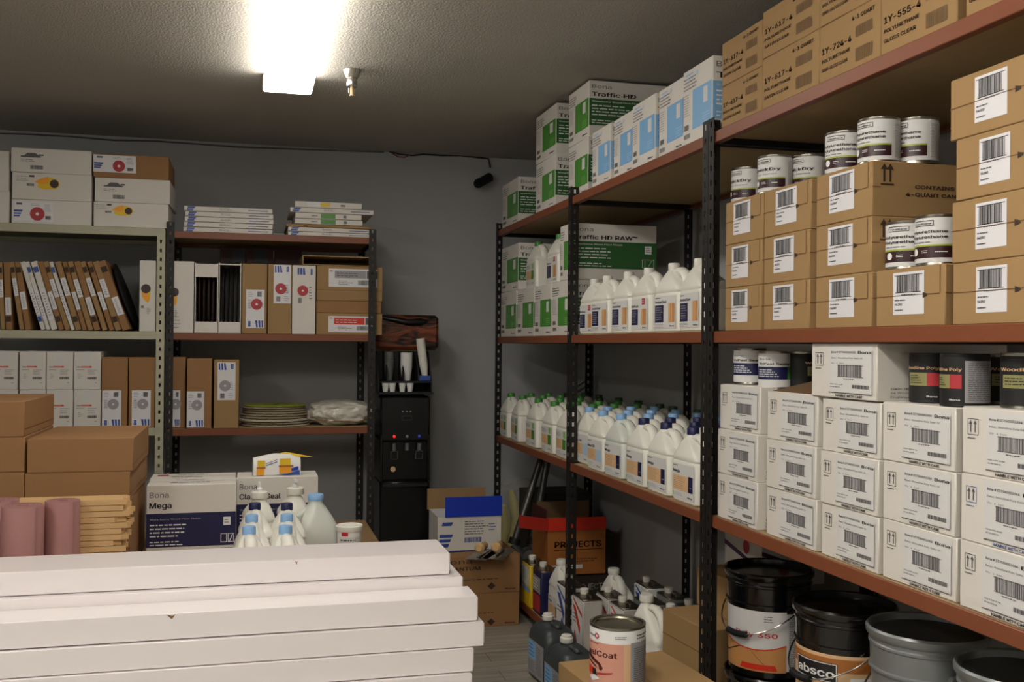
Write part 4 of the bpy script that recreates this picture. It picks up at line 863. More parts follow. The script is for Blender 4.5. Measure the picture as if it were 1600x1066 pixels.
def cups(name, label, x, y, z, r, h, n, step, k, tilt=0, cat='cups'):
    t = thing(name, label, cat, (x, y, z)); t.rotation_euler = (0, tilt, 0)
    for i in range(n):
        mb = MB(); q = i*step; mb.lathe([(r*.72, q), (r*.98, q+h-.004), (r*1.06, q+h-.003), (r*1.06, q+h), (r*.95, q+h), (r*.9, q+h-.01), (r*.5, q+h-.012)], k, 18); mb.build('cup', t)
    return t
xz = lambda u, v, y: onY(u, v, y)
cy = YD+.09
cups('cup_stack', 'stack of clear plastic cups in the left slot of the cup organiser', xz(608, 560, cy).x, cy, zr+zmid+.001, .03, .09, 6, .018, 'greymetal')
zc0 = zr+zmid+.001
cups('cup_stack', 'tall stack of white printed paper cups in the middle of the organiser', xz(635, 560, cy).x, cy, zc0, .037, .09, 9, .0105, 'white')
cups('cup_stack', 'tall leaning stack of white cups in the right slot of the organiser', xz(661, 560, cy).x+.012, cy, zc0+.03, .027, .07, 16, .011, 'jug', -.13)
t = thing('small_box', 'small bright blue box in the right slot of the cup organiser', 'box', (xz(663, 590, YD+.04).x, YD+.045, zr+.09)); t.location.z = zc0; mb = MB(); mb.box((0, 0, .016), (.075, .035, .032), 'blue', .002); mb.build('box_body', t)
for i, u in enumerate((602.5, 613.5, 629, 641)):
    cups('cup_stack', 'short white coffee cup stack in the lower tray of the organiser, %s from the left' % ORD[i], xz(u, 606, YD+.02).x, YD+.03, zr+.0165, .021, .045, 2, .008, 'white')
# shrink-wrapped bundle behind the rack
YB_ = 6.385; a = onY(588, 520, YB_).x; b_ = onY(686, 520, YB_).x; zz0 = zY(640, 547, YB_); zz1 = zY(640, 492, YB_)
t = thing('wrapped_bundle', 'rust-brown shrink-wrapped bundle lying behind the cups on the dispenser', 'bundle', ((a+b_)/2, YB_+.10, zr), 0)
mb = MB(); mb.box((0, 0, (zz0-zr)/2), (.22, .16, zz0-zr), 'kraftdark', .003); mb.build('support_box', t)
mb = MB(); mb.box((0, 0, zz0-zr+(zz1-zz0)/2), (b_-a, .20, zz1-zz0), 'shrinkwrap', .022); mb.build('bundle', t)
mb = MB(); mb.tube([(-(b_-a)*.45, -.085, zz1-zr-.02), (-.1, -.096, zz1-zr-.03), (.0, -.1, zz1-zr-.05), (.08, -.1, zz1-zr-.045), (.13, -.09, zz1-zr-.04)], [.014, .02, .022, .026, .012], 'blackplastic', 12); mb.build('dark_wrap', t)
# ================================================================== CORNER: boxes on the floor
def front_at(u0, u1, vb, z):  # front-bottom edge of a box facing the camera: returns x0, x1, y
    p = onZ((u0+u1)/2, vb, z); y = p.y; return onY(u0, vb, y).x, onY(u1, vb, y).x, y
x0, x1, y = front_at(722, 811, 979, 0.001)
xq0 = x1-.46; hq = .192
def haz(): return [('t', .5, .62, .001, ' .', 'ink', .001)]
q1 = [('p', [(.59, .14), (.64, .24), (.69, .14), (.64, .04)], 'inkbrown'), ('l', .3, .38, .8, .44, 1, 'inkbrown'), ('t', .82, .07, .06, 'Bona', 'ink', .12, 1)]
q2 = [('t', .05, .80, .17, 'Bona', 'inkbrown', .36), ('t', .07, .62, .13, 'QUANTUM', 'inkbrown', .44, 1), ('c', .22, .28, .17, 'kraftdark'), ('l', .3, .34, .85, .40, 1, 'inkbrown'), ('p', [(.60, .18), (.65, .28), (.70, .18), (.65, .08)], 'inkbrown'), ('t', .82, .07, .06, 'Bona', 'ink', .12, 1)]
carton('cardboard_carton', 'brown carton with a black diamond mark standing on the floor in the corner', 'carton', ((xq0+x1)/2, y+.2, 0), 0, (x1-xq0, .40, hq), 'kraft2', {'front': q1}, group='brown floor-adhesive cartons in the corner')
carton('cardboard_carton', 'brown carton under the trowels in the corner, upper of two', 'carton', ((xq0+x1)/2-.01, y+.205, hq), .015, (x1-xq0+.02, .41, .215), 'kraft2', {'front': q2}, group='brown floor-adhesive cartons in the corner')
zq = hq+.215
# open blue and white box
x2 = onY(783, 850, y+.12).x; xl = onY(684, 850, y+.12).x
t = thing('open_box', 'white and blue box with its bright blue flap standing up, on the brown corner cartons', 'box', ((xl+x2)/2, y+.12+.15, zq), .0)
w_, d_, h_ = x2-xl, .29, .205; e = .005; mb = MB()
mb.box((0, 0, e/2), (w_, d_, e), 'whitebox'); mb.box((0, -d_/2+e/2, h_/2), (w_, e, h_), 'whitebox'); mb.box((0, d_/2-e/2, h_/2), (w_, e, h_), 'whitebox')
for s_ in (-1, 1): mb.box((s_*(w_/2-e/2), 0, h_/2), (e, d_-2*e, h_), 'whitebox')
F = faces(w_, d_, h_)['front']
mb.prints(F, [('t', .07, .86, .001, '.', 'white', .001), ('p', [(.06, .74), (.21, .74), (.24, .84), (.08, .84)], 'blue'), ('p', [(.02, .14), (.16, .14), (.24, .50), (.03, .50)], 'blue'), ('r', .01, .24, .26, .28, 'whitebox'), ('r', .01, .37, .26, .41, 'whitebox'), ('r', 0, .015, 1, .04, 'blue'), ('l', .42, .46, .8, .88, 6, 'inkgrey'), ('b', .42, .26, .70, .40, 'blue'), ('l', .8, .56, .92, .8, 3, 'blue')])
mb.build('box_body', t)
mb = MB(); mb.box((w_*.06, -d_/2-.004, h_+.055), (w_*.90, .005, .115), 'royal', rot=None); o = mb.build('flap', t, label='bright blue flap standing up')
mb = MB(); mb.box((-w_*.05, d_/2+.004, h_+.06), (w_*.96, .005, .125), 'kraft'); mb.build('flap', t, label='brown rear flap standing up')
mb = MB(); mb.box((0, 0, h_*.72), (w_-.03, d_-.03, .01), 'royal'); mb.build('lining', t)
# trowels on the carton
for i, (u, v) in enumerate([(757, 858), (783, 858)]):
    p = onZ(u, v+10, zq+.012); p.y = y+.055
    t = thing('trowel', 'steel trowel with a pale wooden handle on the brown corner cartons, %s' % ['left one', 'right one'][i], 'trowel', (p.x+.01, p.y-.04, zq+.001), 0, 'trowels on the carton'); t.rotation_euler = (0, 0, -.55+.06*i)
    mb = MB(); mb.box((0, 0, .001), (.12, .30, .002), 'tin'); mb.build('blade', t)
    mb = MB(); mb.box((0, -.0, .006), (.018, .19, .008), 'tin', .002); mb.tube([(0, -.06, .008), (0, -.05, .035)], .005, 'tin', 8); tg = mb.build('tang', t)
    mb = MB(); mb.tube([(0, -.085, .052), (0, -.07, .052), (0, -.03, .05), (0, .02, .05), (0, .045, .05)], [.018, .030, .026, .022, .014], 'handlewood', 14); mb.build('handle', tg)
# ---- bottom shelf of the far bays
z = ZB
xo0, xo1, yo = 1.72, 2.16, 5.62
yo = 5.72
xo0 = onY(856, 850, yo).x; xo1 = onY(946, 850, yo).x
zo0 = 0; zo1 = onY(900, 823, yo).z
# dark carton below, then the orange one
w_ = xo1-xo0; t = thing('orange_carton', 'orange-brown open carton with a red rim, on the bottom corner shelf', 'carton', ((xo0+xo1)/2, yo+.17, z+.13), 0)
zb_ = z+.13; h_ = zo1-zb_; e = .005; mb = MB()
mb.box((0, 0, e/2), (w_, .34, e), 'orange'); mb.box((0, -.17+e/2, h_/2), (w_, e, h_), 'orange'); mb.box((0, .17-e/2, h_/2), (w_, e, h_), 'orange')
for s_ in (-1, 1): mb.box((s_*(w_/2-e/2), 0, h_/2), (e, .34-2*e, h_), 'orange')
F = Flat((-w_/2, -.17, 0), (1, 0, 0), (0, 0, 1), w_, h_)
mb.prints(F, [('t', .12, .58, .17, 'PROJECTS', 'ink', .80, 1), ('r', .1, .52, .96, .535, 'inkbrown'), ('r', .05, .14, .60, .22, 'label'), ('l', .1, .15, .5, .21, 1, 'ink'), ('l', .5, .26, .9, .36, 2, 'inkbrown')]); mb.build('carton_body', t)
mb = MB(); hf = .075
mb.box((0, -.17-.008, h_+hf/2-.02), (w_, .006, hf), 'redbright'); mb.add([(-w_/2, -.181, h_-.02), (-w_/2-.17, -.14, h_), (-w_/2-.17, -.14, h_+hf), (-w_/2, -.181, h_+hf-.02)], [(0, 1, 2, 3), (3, 2, 1, 0)], 'redbright'); mb.build('rim_flap', t, label='red rim flap')
mb = MB(); mb.box((-w_/2-.004, .0, h_+.05), (.005, .3, .10), 'maroonbox'); mb.box((.02, .172, h_+.05), (w_*.95, .005, .1), 'kraftdark'); mb.build('flap', t)
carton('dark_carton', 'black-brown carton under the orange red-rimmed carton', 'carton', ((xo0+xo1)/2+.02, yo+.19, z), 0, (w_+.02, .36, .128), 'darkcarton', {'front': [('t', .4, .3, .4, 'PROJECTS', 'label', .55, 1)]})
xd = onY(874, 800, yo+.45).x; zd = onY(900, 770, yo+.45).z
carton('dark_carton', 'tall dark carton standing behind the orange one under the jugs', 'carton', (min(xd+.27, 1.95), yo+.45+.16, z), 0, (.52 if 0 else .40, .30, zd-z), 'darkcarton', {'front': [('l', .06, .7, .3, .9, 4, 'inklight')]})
# metal cans with screw caps
def fcan(kind, label, loc, rz, h=.25, w=.165, d=.105, group='rectangular solvent cans on the bottom shelf', cap='capwhite'):
    key = ('f', kind, h)
    if key in JUG: return dup(JUG[key], loc, rz, label, group)
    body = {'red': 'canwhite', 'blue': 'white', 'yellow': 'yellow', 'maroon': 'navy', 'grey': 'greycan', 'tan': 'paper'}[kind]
    t = thing('solvent_can', label, 'can', loc, rz, group); mb = MB(); mb.box((0, 0, h/2), (w, d, h), body, .008); mb.box((0, 0, h-.002), (w-.004, d-.004, .010), 'tinlid', .003)
    F = faces(w, d, h)['front']
    it = {'red': [('r', 0, .02, 1, .96, 'white'), ('p', [(.05, .94), (.2, .94), (.95, .76), (.95, .68)], 'redbright'), ('p', [(.1, .82), (.35, .82), (.8, .5), (.75, .35)], 'redbright'), ('p', [(.2, .25), (.45, .1), (.5, .2), (.3, .4)], 'redbright'), ('l', .1, .5, .5, .7, 3, 'teal')],
          'blue': [('r', 0, .02, 1, .96, 'white'), ('p', [(.05, .94), (.2, .94), (.95, .76), (.95, .68)], 'blue'), ('p', [(.1, .82), (.4, .82), (.85, .5), (.75, .35)], 'blue'), ('p', [(.4, .25), (.9, .05), (.9, .25), (.6, .4)], 'blue'), ('l', .1, .45, .6, .6, 2, 'ink')],
          'yellow': [('r', .05, .5, .95, .92, 'paper'), ('r', .0, .36, 1, .46, 'skyblue'), ('l', .1, .6, .9, .85, 4, 'greenpale')],
          'maroon': [('r', .05, .5, .95, .85, 'inklight'), ('r', .05, .08, .95, .45, 'crimson'), ('l', .1, .55, .9, .8, 4, 'white')], 'grey': [], 'tan': [('l', .4, .3, .5, .7, 6, 'inkgrey')]}[kind]
    mb.prints(F, it); mb.build('can_body', t); mb = MB(); mb.lathe([(.020, 0), (.020, .006), (.0215, .007), (.0215, .024), (.018, .027)], cap, 18, (-w/2+.035, 0, h+.002)); mb.build('cap', t)
    if kind != 'tan':
        mb = MB(); mb.tube([(-.005, 0, h+.002), (0, 0, h+.014), (.05, 0, h+.014), (.055, 0, h+.002)], .004, 'tin', 8, 1.5); mb.build('handle', t)
    JUG[key] = t; return t
fr = 1.62
def yA(u, x=1.57): return onX(u, 900, x).y
fcan('yellow', 'yellow and white solvent can at the far end of the bottom shelf', (1.61, 5.60, z), R90)
fcan('maroon', 'dark blue and red solvent can next to the yellow one', (fr, 5.41, z), R90)
jug('mega', 'capwhite', 'white jug on the bottom shelf left of the shelf post', (fr+.04, 5.19, z), R90, 'large jugs on the bottom shelf', JH=.32)
jug('mega', 'capwhite', 'white jug on the bottom shelf right of the shelf post', (fr+.24, 4.92, z), R90, 'large jugs on the bottom shelf', JH=.32)
fcan('blue', 'white solvent can with blue stripes beside the shelf post', (fr, 4.95, z), R90, .27)
fcan('red', 'pale solvent can with red stripes, front row right of the post', (fr, 4.69, z), R90, .27)
fcan('red', 'pale solvent can with red stripes, second row right of the post', (fr+.13, 4.70, z), R90, .27)
fcan('red', 'pale solvent can with red stripes, front row, second right of the post', (fr+.13, 4.50, z), R90, .27)
fcan('blue', 'white solvent can with blue stripes in the third row, behind the red-striped ones', (fr+.40, 4.86, z), R90, .27)
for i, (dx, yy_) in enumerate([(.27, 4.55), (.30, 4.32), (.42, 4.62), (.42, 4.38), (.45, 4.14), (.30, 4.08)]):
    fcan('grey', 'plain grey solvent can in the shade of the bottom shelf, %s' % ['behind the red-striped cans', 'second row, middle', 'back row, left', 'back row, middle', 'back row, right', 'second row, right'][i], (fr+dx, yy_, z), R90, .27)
# large white jug
p = onX(1012, 1000, 1.66)
jug(None, 'capwhite', 'large plain white jug on the bottom shelf right of the solvent cans', (1.67, 3.98, z), R90+.25, 'large jugs on the bottom shelf', JH=.42)
# brown cartons near the black double post
t = carton('cardboard_carton', 'brown carton with a torn white label, lower one beside the double black post', 'carton', (1.82, 3.66, z), R90+.12, (.36, .34, .235), 'kraft', {'front': [('r', .0, .62, 1, .64, 'kraftedge'), ('r', .48, 0, .52, .62, 'kraftedge'), ('r', .2, .3, .8, .42, 'paper')]}, group='brown cartons beside the double black post')
carton('cardboard_carton', 'brown carton, middle of the stack beside the double black post', 'carton', (1.83, 3.66, z+.235), R90+.10, (.35, .34, .20), 'kraft', {'front': [('r', .0, .5, 1, .515, 'kraftedge')], 'right': [('r', .3, .2, .33, .7, 'ink'), ('p', [(.24, .65), (.39, .65), (.315, .85)], 'ink')]}, group='brown cartons beside the double black post')
carton('cardboard_carton', 'brown carton, top of the stack beside the double black post', 'carton', (1.95, 3.68, z+.435), R90+.02, (.33, .28, .16), 'kraft', group='brown cartons beside the double black post')
# white purple-marked bag behind the first pail
carton('white_carton', 'white carton with purple and red marks, half hidden behind the black post and first pail', 'carton', (2.02, 3.60, z+.597), R90-.05, (.34, .26, .20), 'whitebox', {'front': [('c', .6, .62, .14, 'crimson'), ('p', [(.0, .5), (.8, .3), (.8, .38), (.0, .6)], 'purple')], 'right': [('c', .35, .72, .12, 'crimson'), ('p', [(.0, .58), (.5, .36), (.9, .40), (.9, .46), (.5, .43), (.0, .66)], 'purple'), ('c', .3, .25, .14, 'tan')]})
# ---- in the aisle: grey jerry cans, paint can on cartons
def jerry(label, loc, rz):
    key = 'jerry'
    if key in JUG: return dup(JUG[key], loc, rz, label)
    t = thing('jerry_can', label, 'jerry can', loc, rz, 'dark grey jerry cans on the floor'); mb = MB(); h = .275
    mb.loft([(0, 0, 0, .115, .075, .03), (.01, 0, 0, .124, .084, .035), (h*.72, 0, 0, .125, .085, .035), (h*.84, 0, 0, .118, .080, .04), (h*.93, 0, 0, .098, .064, .04), (h*.96, 0, 0, .085, .052, .04)], 'jerry')
    mb.box((.045, 0, h*.985), (.09, .034, .022), 'jerry', .008); mb.lathe([(.028, h*.95), (.028, h*.985)], 'jerry', 18, (-.062, 0, 0)); mb.build('can_body', t)
    mb = MB(); mb.lathe([(.027, 0), (.029, .004), (.029, .020), (.023, .024), (.023, .030), (.018, .033)], 'capwhite', 22, (-.062, 0, h*.985)); mb.build('cap', t)
    F = Flat((-.105, -.0858, .02), (1, 0, 0), (0, 0, 1), .21, .165, .0004); mb = MB(); mb.rect(F, 0, 0, 1, 1, 'inklight', 1)
    mb.prints(F, [('r', .05, .45, .5, .95, 'skyblue'), ('l', .08, .5, .45, .9, 4, 'blue'), ('l', .55, .1, .95, .9, 12, 'inkgrey'), ('l', .05, .08, .5, .4, 5, 'inkgrey')], 1); mb.build('label_sticker', t)
    JUG[key] = t; return t
jerry('dark grey jerry can with white cap on the floor, farther one below the shelf post', (1.42, 4.62, 0), R90+.08)
carton('cardboard_carton', 'small brown carton under the nearer jerry can', 'carton', (1.34, 4.08, 0), R90+.05, (.29, .22, .05), 'kraft')
jerry('dark grey jerry can with white cap, nearer one beside the paint can', (1.34, 4.08, .051), R90+.05)
pc = onC(968, 1055, 3.03); zbx = .575
carton('cardboard_carton', 'brown carton under the large round paint can, at the bottom edge of the photo', 'carton', (1.19, 2.93, zbx-.22), R90+.10, (.42, .38, .22), 'kraft', group='brown cartons stacked in the aisle')
carton('cardboard_carton', 'brown carton at the bottom of the aisle stack', 'carton', (1.19, 2.93, 0), R90+.10, (.42, .38, .354), 'kraft', group='brown cartons stacked in the aisle')
t = thing('paint_can', 'large pink and white paint can on the aisle carton', 'paint can', (1.085, 2.86, zbx), 0); r, h = .083, .195
a = math.atan2(-2.86, -1.085); t.rotation_euler = (0, 0, a+math.pi/2-.40)
mb = MB(); mb.lathe([(r*.97, 0), (r*1.01, .002), (r*1.01, .006), (r, .009), (r, h-.008), (r*1.015, h-.006), (r*1.015, h-.001), (r*.98, h), (r*.93, h-.002), (r*.92, h-.010), (r*.5, h-.010)], 'tin', 48); mb.build('can_body', t)
mb = MB(); mb.lathe([(r*.86, h-.010), (r*.88, h-.004), (r*.84, h-.004), (r*.80, h-.009), (r*.1, h-.009)], 'tinlid', 44); mb.build('lid', t)
mb = MB(); F = Cyl(r+.0006, .010, h-.009, -270, 90); mb.rect(F, 0, 0, 1, 1, 'white', 0); mb.rect(F, .20, 0, .60, .78, 'coatpink', 1); mb.rect(F, .60, 0, .64, .78, 'tan', 1); mb.rect(F, .64, 0, .85, .80, 'inklight', 1)
mb.prints(F, [('t', .355, .86, .04, 'ZINSSER', 'ink', .07, 1), ('c', .435, .88, .05, 'crimson', .025), ('l', .55, .86, .62, .92, 2, 'inkgrey'), ('l', .37, .73, .46, .77, 1, 'inkbrown'),
  ('t', .32, .55, .13, 'SealCoat', 'coatmaroon', .24, 1), ('p', [(.34, .56), (.38, .54), (.46, .44), (.48, .36), (.47, .31), (.455, .33), (.45, .40), (.37, .48), (.34, .50)], 'coatmaroon'), ('p', [(.34, .47), (.38, .44), (.43, .38), (.44, .34), (.37, .41), (.34, .44)], 'coatmaroon'), ('p', [(.34, .36), (.41, .32), (.41, .22), (.35, .22)], 'redbright'), ('p', [(.40, .33), (.43, .32), (.44, .21), (.40, .22)], 'ink'), ('p', [(.44, .27), (.54, .31), (.53, .28), (.44, .23)], 'crimson'), ('p', [(.36, .16), (.42, .22), (.46, .18), (.40, .10)], 'white'), ('l', .66, .05, .83, .72, 20, 'inkgrey'), ('l', .68, .84, .8, .94, 2, 'ink')], 1)
mb.build('can_label', t)
# ---- floor tool with two grey tubes, foam in a bag, thin pipes in the corner
pt = (1.62, 6.12)
t = thing('floor_tool', 'grey floor machine part with two long grey tubes leaning against the shelves in the corner', 'floor tool', (1.715, 6.165, ZB))
mb = MB(); mb.loft([(0, 0, 0, .09, .08, .03), (.02, 0, 0, .10, .09, .03), (.16, 0, 0, .10, .09, .03), (.20, 0, 0, .085, .075, .03)], 'jerry'); mb.build('base_tank', t)
mb = MB(); mb.tube([(0, -.098, .17), (0, -.06, .17)], .066, 'jerry', 32); mb.tube([(0, -.106, .17), (0, -.098, .17)], .05, 'greymetal', 28)
mb.tube([(-.04, -.07, .17), (-.08, -.06, .22), (-.098, -.05, .25)], [.035, .032, .03], 'jerry', 14); mb.tube([(.03, -.07, .18), (.03, -.06, .22), (.026, -.05, .25)], [.035, .032, .03], 'jerry', 14); mb.build('wheel_housing', t)
b1 = Vector((-.098, -.05, .25)); b2 = Vector((.026, -.05, .25)); top1 = Vector((.10, .02, .78)); top2 = Vector((.135, -.01, .78))
for b0, tp in ((b1, top1), (b2, top2)):
    d = (tp-b0).normalized(); mb = MB(); mb.tube([b0+d*.04, b0+d*.62], .022, 'tube', 16); ht = mb.build('handle_tube', t)
    mb = MB(); mb.tube([b0, b0+d*.04], .036, 'blackmatte', 18); mb.build('collar', ht)
t = thing('foam_rolls', 'cream-yellow foam rolls in a clear bag standing in the corner behind the grey tubes', 'foam rolls', (1.78, 6.60, 0))
for i in range(6):
    mb = MB(); x = -.17+.068*i; hh_ = [.56, .52, .62, .54, .60, .50][i]; pts = [(x+.02*math.sin(k*1.3+i), .02*math.cos(k+i*2), hh_*k/7) for k in range(8)]
    mb.tube(pts, [.036, .034, .038, .033, .037, .034, .036, .02], 'foam', 12); mb.build('foam_roll', t)
mb = MB(); mb.loft([(.02, 0, 0, .23, .09, .08), (.3, 0, 0, .24, .10, .08), (.54, .01, 0, .22, .09, .07), (.62, .0, 0, .16, .05, .04), (.70, -.02, 0, .08, .02, .018)], 'film', 8); mb.build('clear_bag', t)
for i in range(3):
    mb = MB(); a = Vector((1.70+.04*i, 6.72-.02*i, ZM-.60)); 
    t = thing('metal_rod', 'thin grey rod leaning diagonally behind the jugs in the corner, %s' % ['uppermost', 'middle', 'lowest'][i], 'rod', (0, 0, 0), 0, 'thin rods in the corner')
    A = onY(880, 618+9*i, 6.62); B = onX(926, 588+9*i, 2.24); dv = (B-A); A2 = A-dv*1.2; mb = MB(); mb.tube([A2, B], .008, 'tin', 10); o = mb.build('rod', t)
# ================================================================== FOREGROUND AND BENCH
ZTB = .68
t = thing('work_bench', 'low wooden bench behind the white boxes, carrying cartons, jugs and rolls', 'bench', (-.78, 4.36, 0))
mb = MB(); mb.box((0, 0, ZTB-.015), (2.75, 1.88, .03), 'benchtop', .003); mb.build('bench_top', t)
for sx in (-1, 1):
    for sy in (-1, 1): mb = MB(); mb.box((sx*1.28, sy*.88, (ZTB-.03)/2), (.07, .07, ZTB-.03), 'benchtop', .003); mb.build('leg', t)
for sy in (-1, 1): mb = MB(); mb.box((0, sy*.88, ZTB-.075), (2.5, .03, .09), 'benchtop', .003); mb.build('apron', t)
# long white boxes
g = 'long white boxes stacked in the foreground'
LB = 2.05
def longbox(label, xr, yf, d, z, h, rz=0, dents=()):
    t = thing('long_box', label, 'box', (xr-LB/2, yf+d/2, z), rz, g); mb = MB(); mb.box((0, 0, h/2-.001), (LB, d, h-.002), 'glossbox', .0016)
    if dents:
        FF = Flat((-LB/2, -d/2, 0), (1, 0, 0), (0, 0, 1), LB, h)
        for x, y_, w_ in dents: mb.prints(FF, [('p', [(x-w_, y_+.07), (x-w_*.3, y_-.05), (x+w_*.2, y_-.12), (x+w_, y_+.07), (x+w_*.3, y_)], 'barbrown')])
    mb.build('box_body', t)
    mb = MB(); F = Flat((LB/2+.0, -d/2, 0), (0, 1, 0), (0, 0, 1), d, h); mb.box((LB/2+.0015, 0, h/2), (.003, d-.012, h-.014), 'paper'); mb.prints(Flat((LB/2+.003, -d/2, 0), (0, 1, 0), (0, 0, 1), d, h), [('r', .06, .80, .94, .83, 'inklight')]); mb.build('end_flap', t); return t
E_ = lambda u, v, z: onZ(u, v, z)
a = E_(702.5, 863, .950)
longbox('top long white box of the foreground stack, at the back', a.x, a.y, .225, .950-.069, .069, 0, [(.77, .86, .002)])
a = E_(722.5, 900, .8805); yB = a.y
longbox('second long white box from the top, directly under the top one', a.x, a.y-.0, .235, .8805-.084, .084)
a = E_(746, 931, .851); yC = a.y
longbox('long white box with a small dent, uppermost of the front column', a.x, a.y, yB-a.y-.006, .851-.074, .074, 0, [(.575, .88, .006)])
a2 = E_(756, 971, .776)
longbox('long white box sticking out farthest to the right in the front column', a2.x, a2.y, .225, .776-.0735, .073)
a3 = E_(739.5, 1012, .702)
longbox('long white box, third from the top in the front column', a3.x, a3.y, .23, .702-.071, .071)
a4 = E_(737, 1052, .630)
longbox('long white box at the bottom edge of the photo in the front column', a4.x, a4.y, .23, .630-.072, .072)
zz = .557; xr = a4.x
# the rest of the pile underneath, a low platform keeps it off the floor
t = thing('pallet', 'low wooden platform under the long white boxes', 'pallet', (xr-LB/2, yC+.225, 0)); mb = MB(); mb.box((0, 0, .5), (LB-.05, .42, .11), 'benchtop', .004)
mb.build('deck', t)
for sx in (-1, 1): mb = MB(); mb.box((sx*.9, 0, .222), (.09, .40, .444), 'benchtop', .004); mb.build('support', t)
for k in range(3):
    longbox('long white box in the back column under the second one, %s' % ['upper', 'middle', 'lower'][k], xr-.01, yC+.240, .205, .796-.0805*(k+1), .079)
mb = MB()
# dent and tape marks on the dented box are small prints
# cartons on the bench, left
g = 'brown cartons stacked at the left on the bench'
yk = 4.20
def kcart(label, u0, u1, v0, z, h, body, d=.60, y=yk, lid=.0, g=g, rz=0):
    return back_carton(label, u0, u1, z, h, body, {'right': [('r', 0, .20, 1, .215, 'kraftedge')]}, depth=d, y=y, rz=rz, group=g)
xk = lambda u: onY(u, 700, yk).x
zt_ = onY(125, 685, yk).z; z2 = onY(125, 738, yk).z; z3_ = onY(125, 783, yk).z
hh_ = [(ZTB, (z3_-ZTB)/1, 'lowest'), (z3_, z2-z3_, 'middle'), (z2, zt_-z2, 'top')]
kcart('brown carton, lowest of the right stack on the bench', 45, 206, 0, ZTB, z3_-ZTB, 'kraft2', .58)
kcart('brown carton, middle of the right stack on the bench', 42.5, 207, 0, z3_, z2-z3_, 'kraft2', .60, rz=-.012)
kcart('brown carton, top of the right stack on the bench, its whole upper face visible', 44, 210, 0, z2, zt_-z2, 'kraft2', .62, lid=.05)
zl0 = onY(20, 683, yk).z; zl1_ = onY(20, 627, yk).z; zl2_ = onY(20, 738, yk).z
kcart('brown carton, lowest of the left stack on the bench', -130, 40, 0, ZTB, zl2_-ZTB, 'kraft2', .58)
kcart('brown carton, middle of the left stack on the bench', -128, 40.5, 0, zl2_, zl0-zl2_, 'kraft2', .58)
kcart('brown carton, top of the left stack, standing highest', -126, 39.5, 0, zl0, zl1_-zl0, 'kraft2', .60, lid=.04)
# splintered boards
yb = 3.86; x0 = onY(20, 800, yb).x; zc = ZTB; zt_ = onY(160, 781, yb).z; n = 17; th = (zt_-ZTB)/n; i = 0
ends = [186, 194, 184, 195, 176, 160, 180, 190, 197, 189, 201, 193, 204, 196, 206, 203, 198]
for i in range(n):
    x1 = onY(ends[i], 800, yb).x; t = thing('wood_board', 'pale thin wooden board with a ragged end, %s from the bottom of the pile' % ORD[i], 'board', (x0, yb, zc+.0004), 0, 'pile of splintered pale boards'); L = x1-x0; D = .12; m = 12
    rr = random.Random(i*7+1); ed = [L-rr.choice((0, .012, .03, .045))*rr.uniform(.5, 1.1) for _ in range(m+1)]; mb = MB(); h_ = th-.0022
    top = [(0, 0, h_)]+[(ed[j], D*j/m, h_) for j in range(m+1)]+[(0, D, h_)]; bot = [(x, y_, 0) for x, y_, _ in top]; N = len(top)
    mb.add(top+bot, [tuple(range(N)), tuple(range(N, 2*N))[::-1]]+[(j, N+j, N+(j+1) % N, (j+1) % N) for j in range(N)], 'wood'); mb.build('board_body', t, sm=False); zc += th
# pink paper rolls
for i, (u, v, wpx) in enumerate([(98, 782, 52), (36, 790, 62), (0, 781, 56)]):
    c = 3.52 if i != 1 else 3.40
    p = onC(u, v, c); r = wpx/2/1568*c*.98; t = thing('paper_roll', 'dusty pink roll of paper standing on the bench, %s' % ['right one beside the boards', 'middle one, slightly nearer', 'left one cut by the frame edge'][i], 'paper roll', (p.x, p.y, ZTB), 0, 'pink paper rolls'); h_ = p.z-ZTB
    mb = MB(); mb.lathe([(r*.3, h_-.02), (r*.3, 0), (r*.995, 0), (r, .003), (r, h_-.002), (r*.99, h_), (r*.3, h_), (r*.3, h_-.02)], 'pink', 40, cap=False)
    mb.add([(r*math.cos(a), r*math.sin(a), z_) for a in (-.6, -.55) for z_ in (0, h_)]+[(r*1.03*math.cos(a), r*1.03*math.sin(a), z_) for a in (-.6, -.75) for z_ in (0, h_)], [(0, 1, 5, 4), (4, 5, 7, 6)], 'pink'); mb.build('roll_body', t)
    mb = MB()
    for q in (.5, .68, .84): mb.lathe([(r*q, h_+.0005), (r*(q+.04), h_+.0008)], 'pinkcore', 36, cap=False)
    mb.build('winding', t)
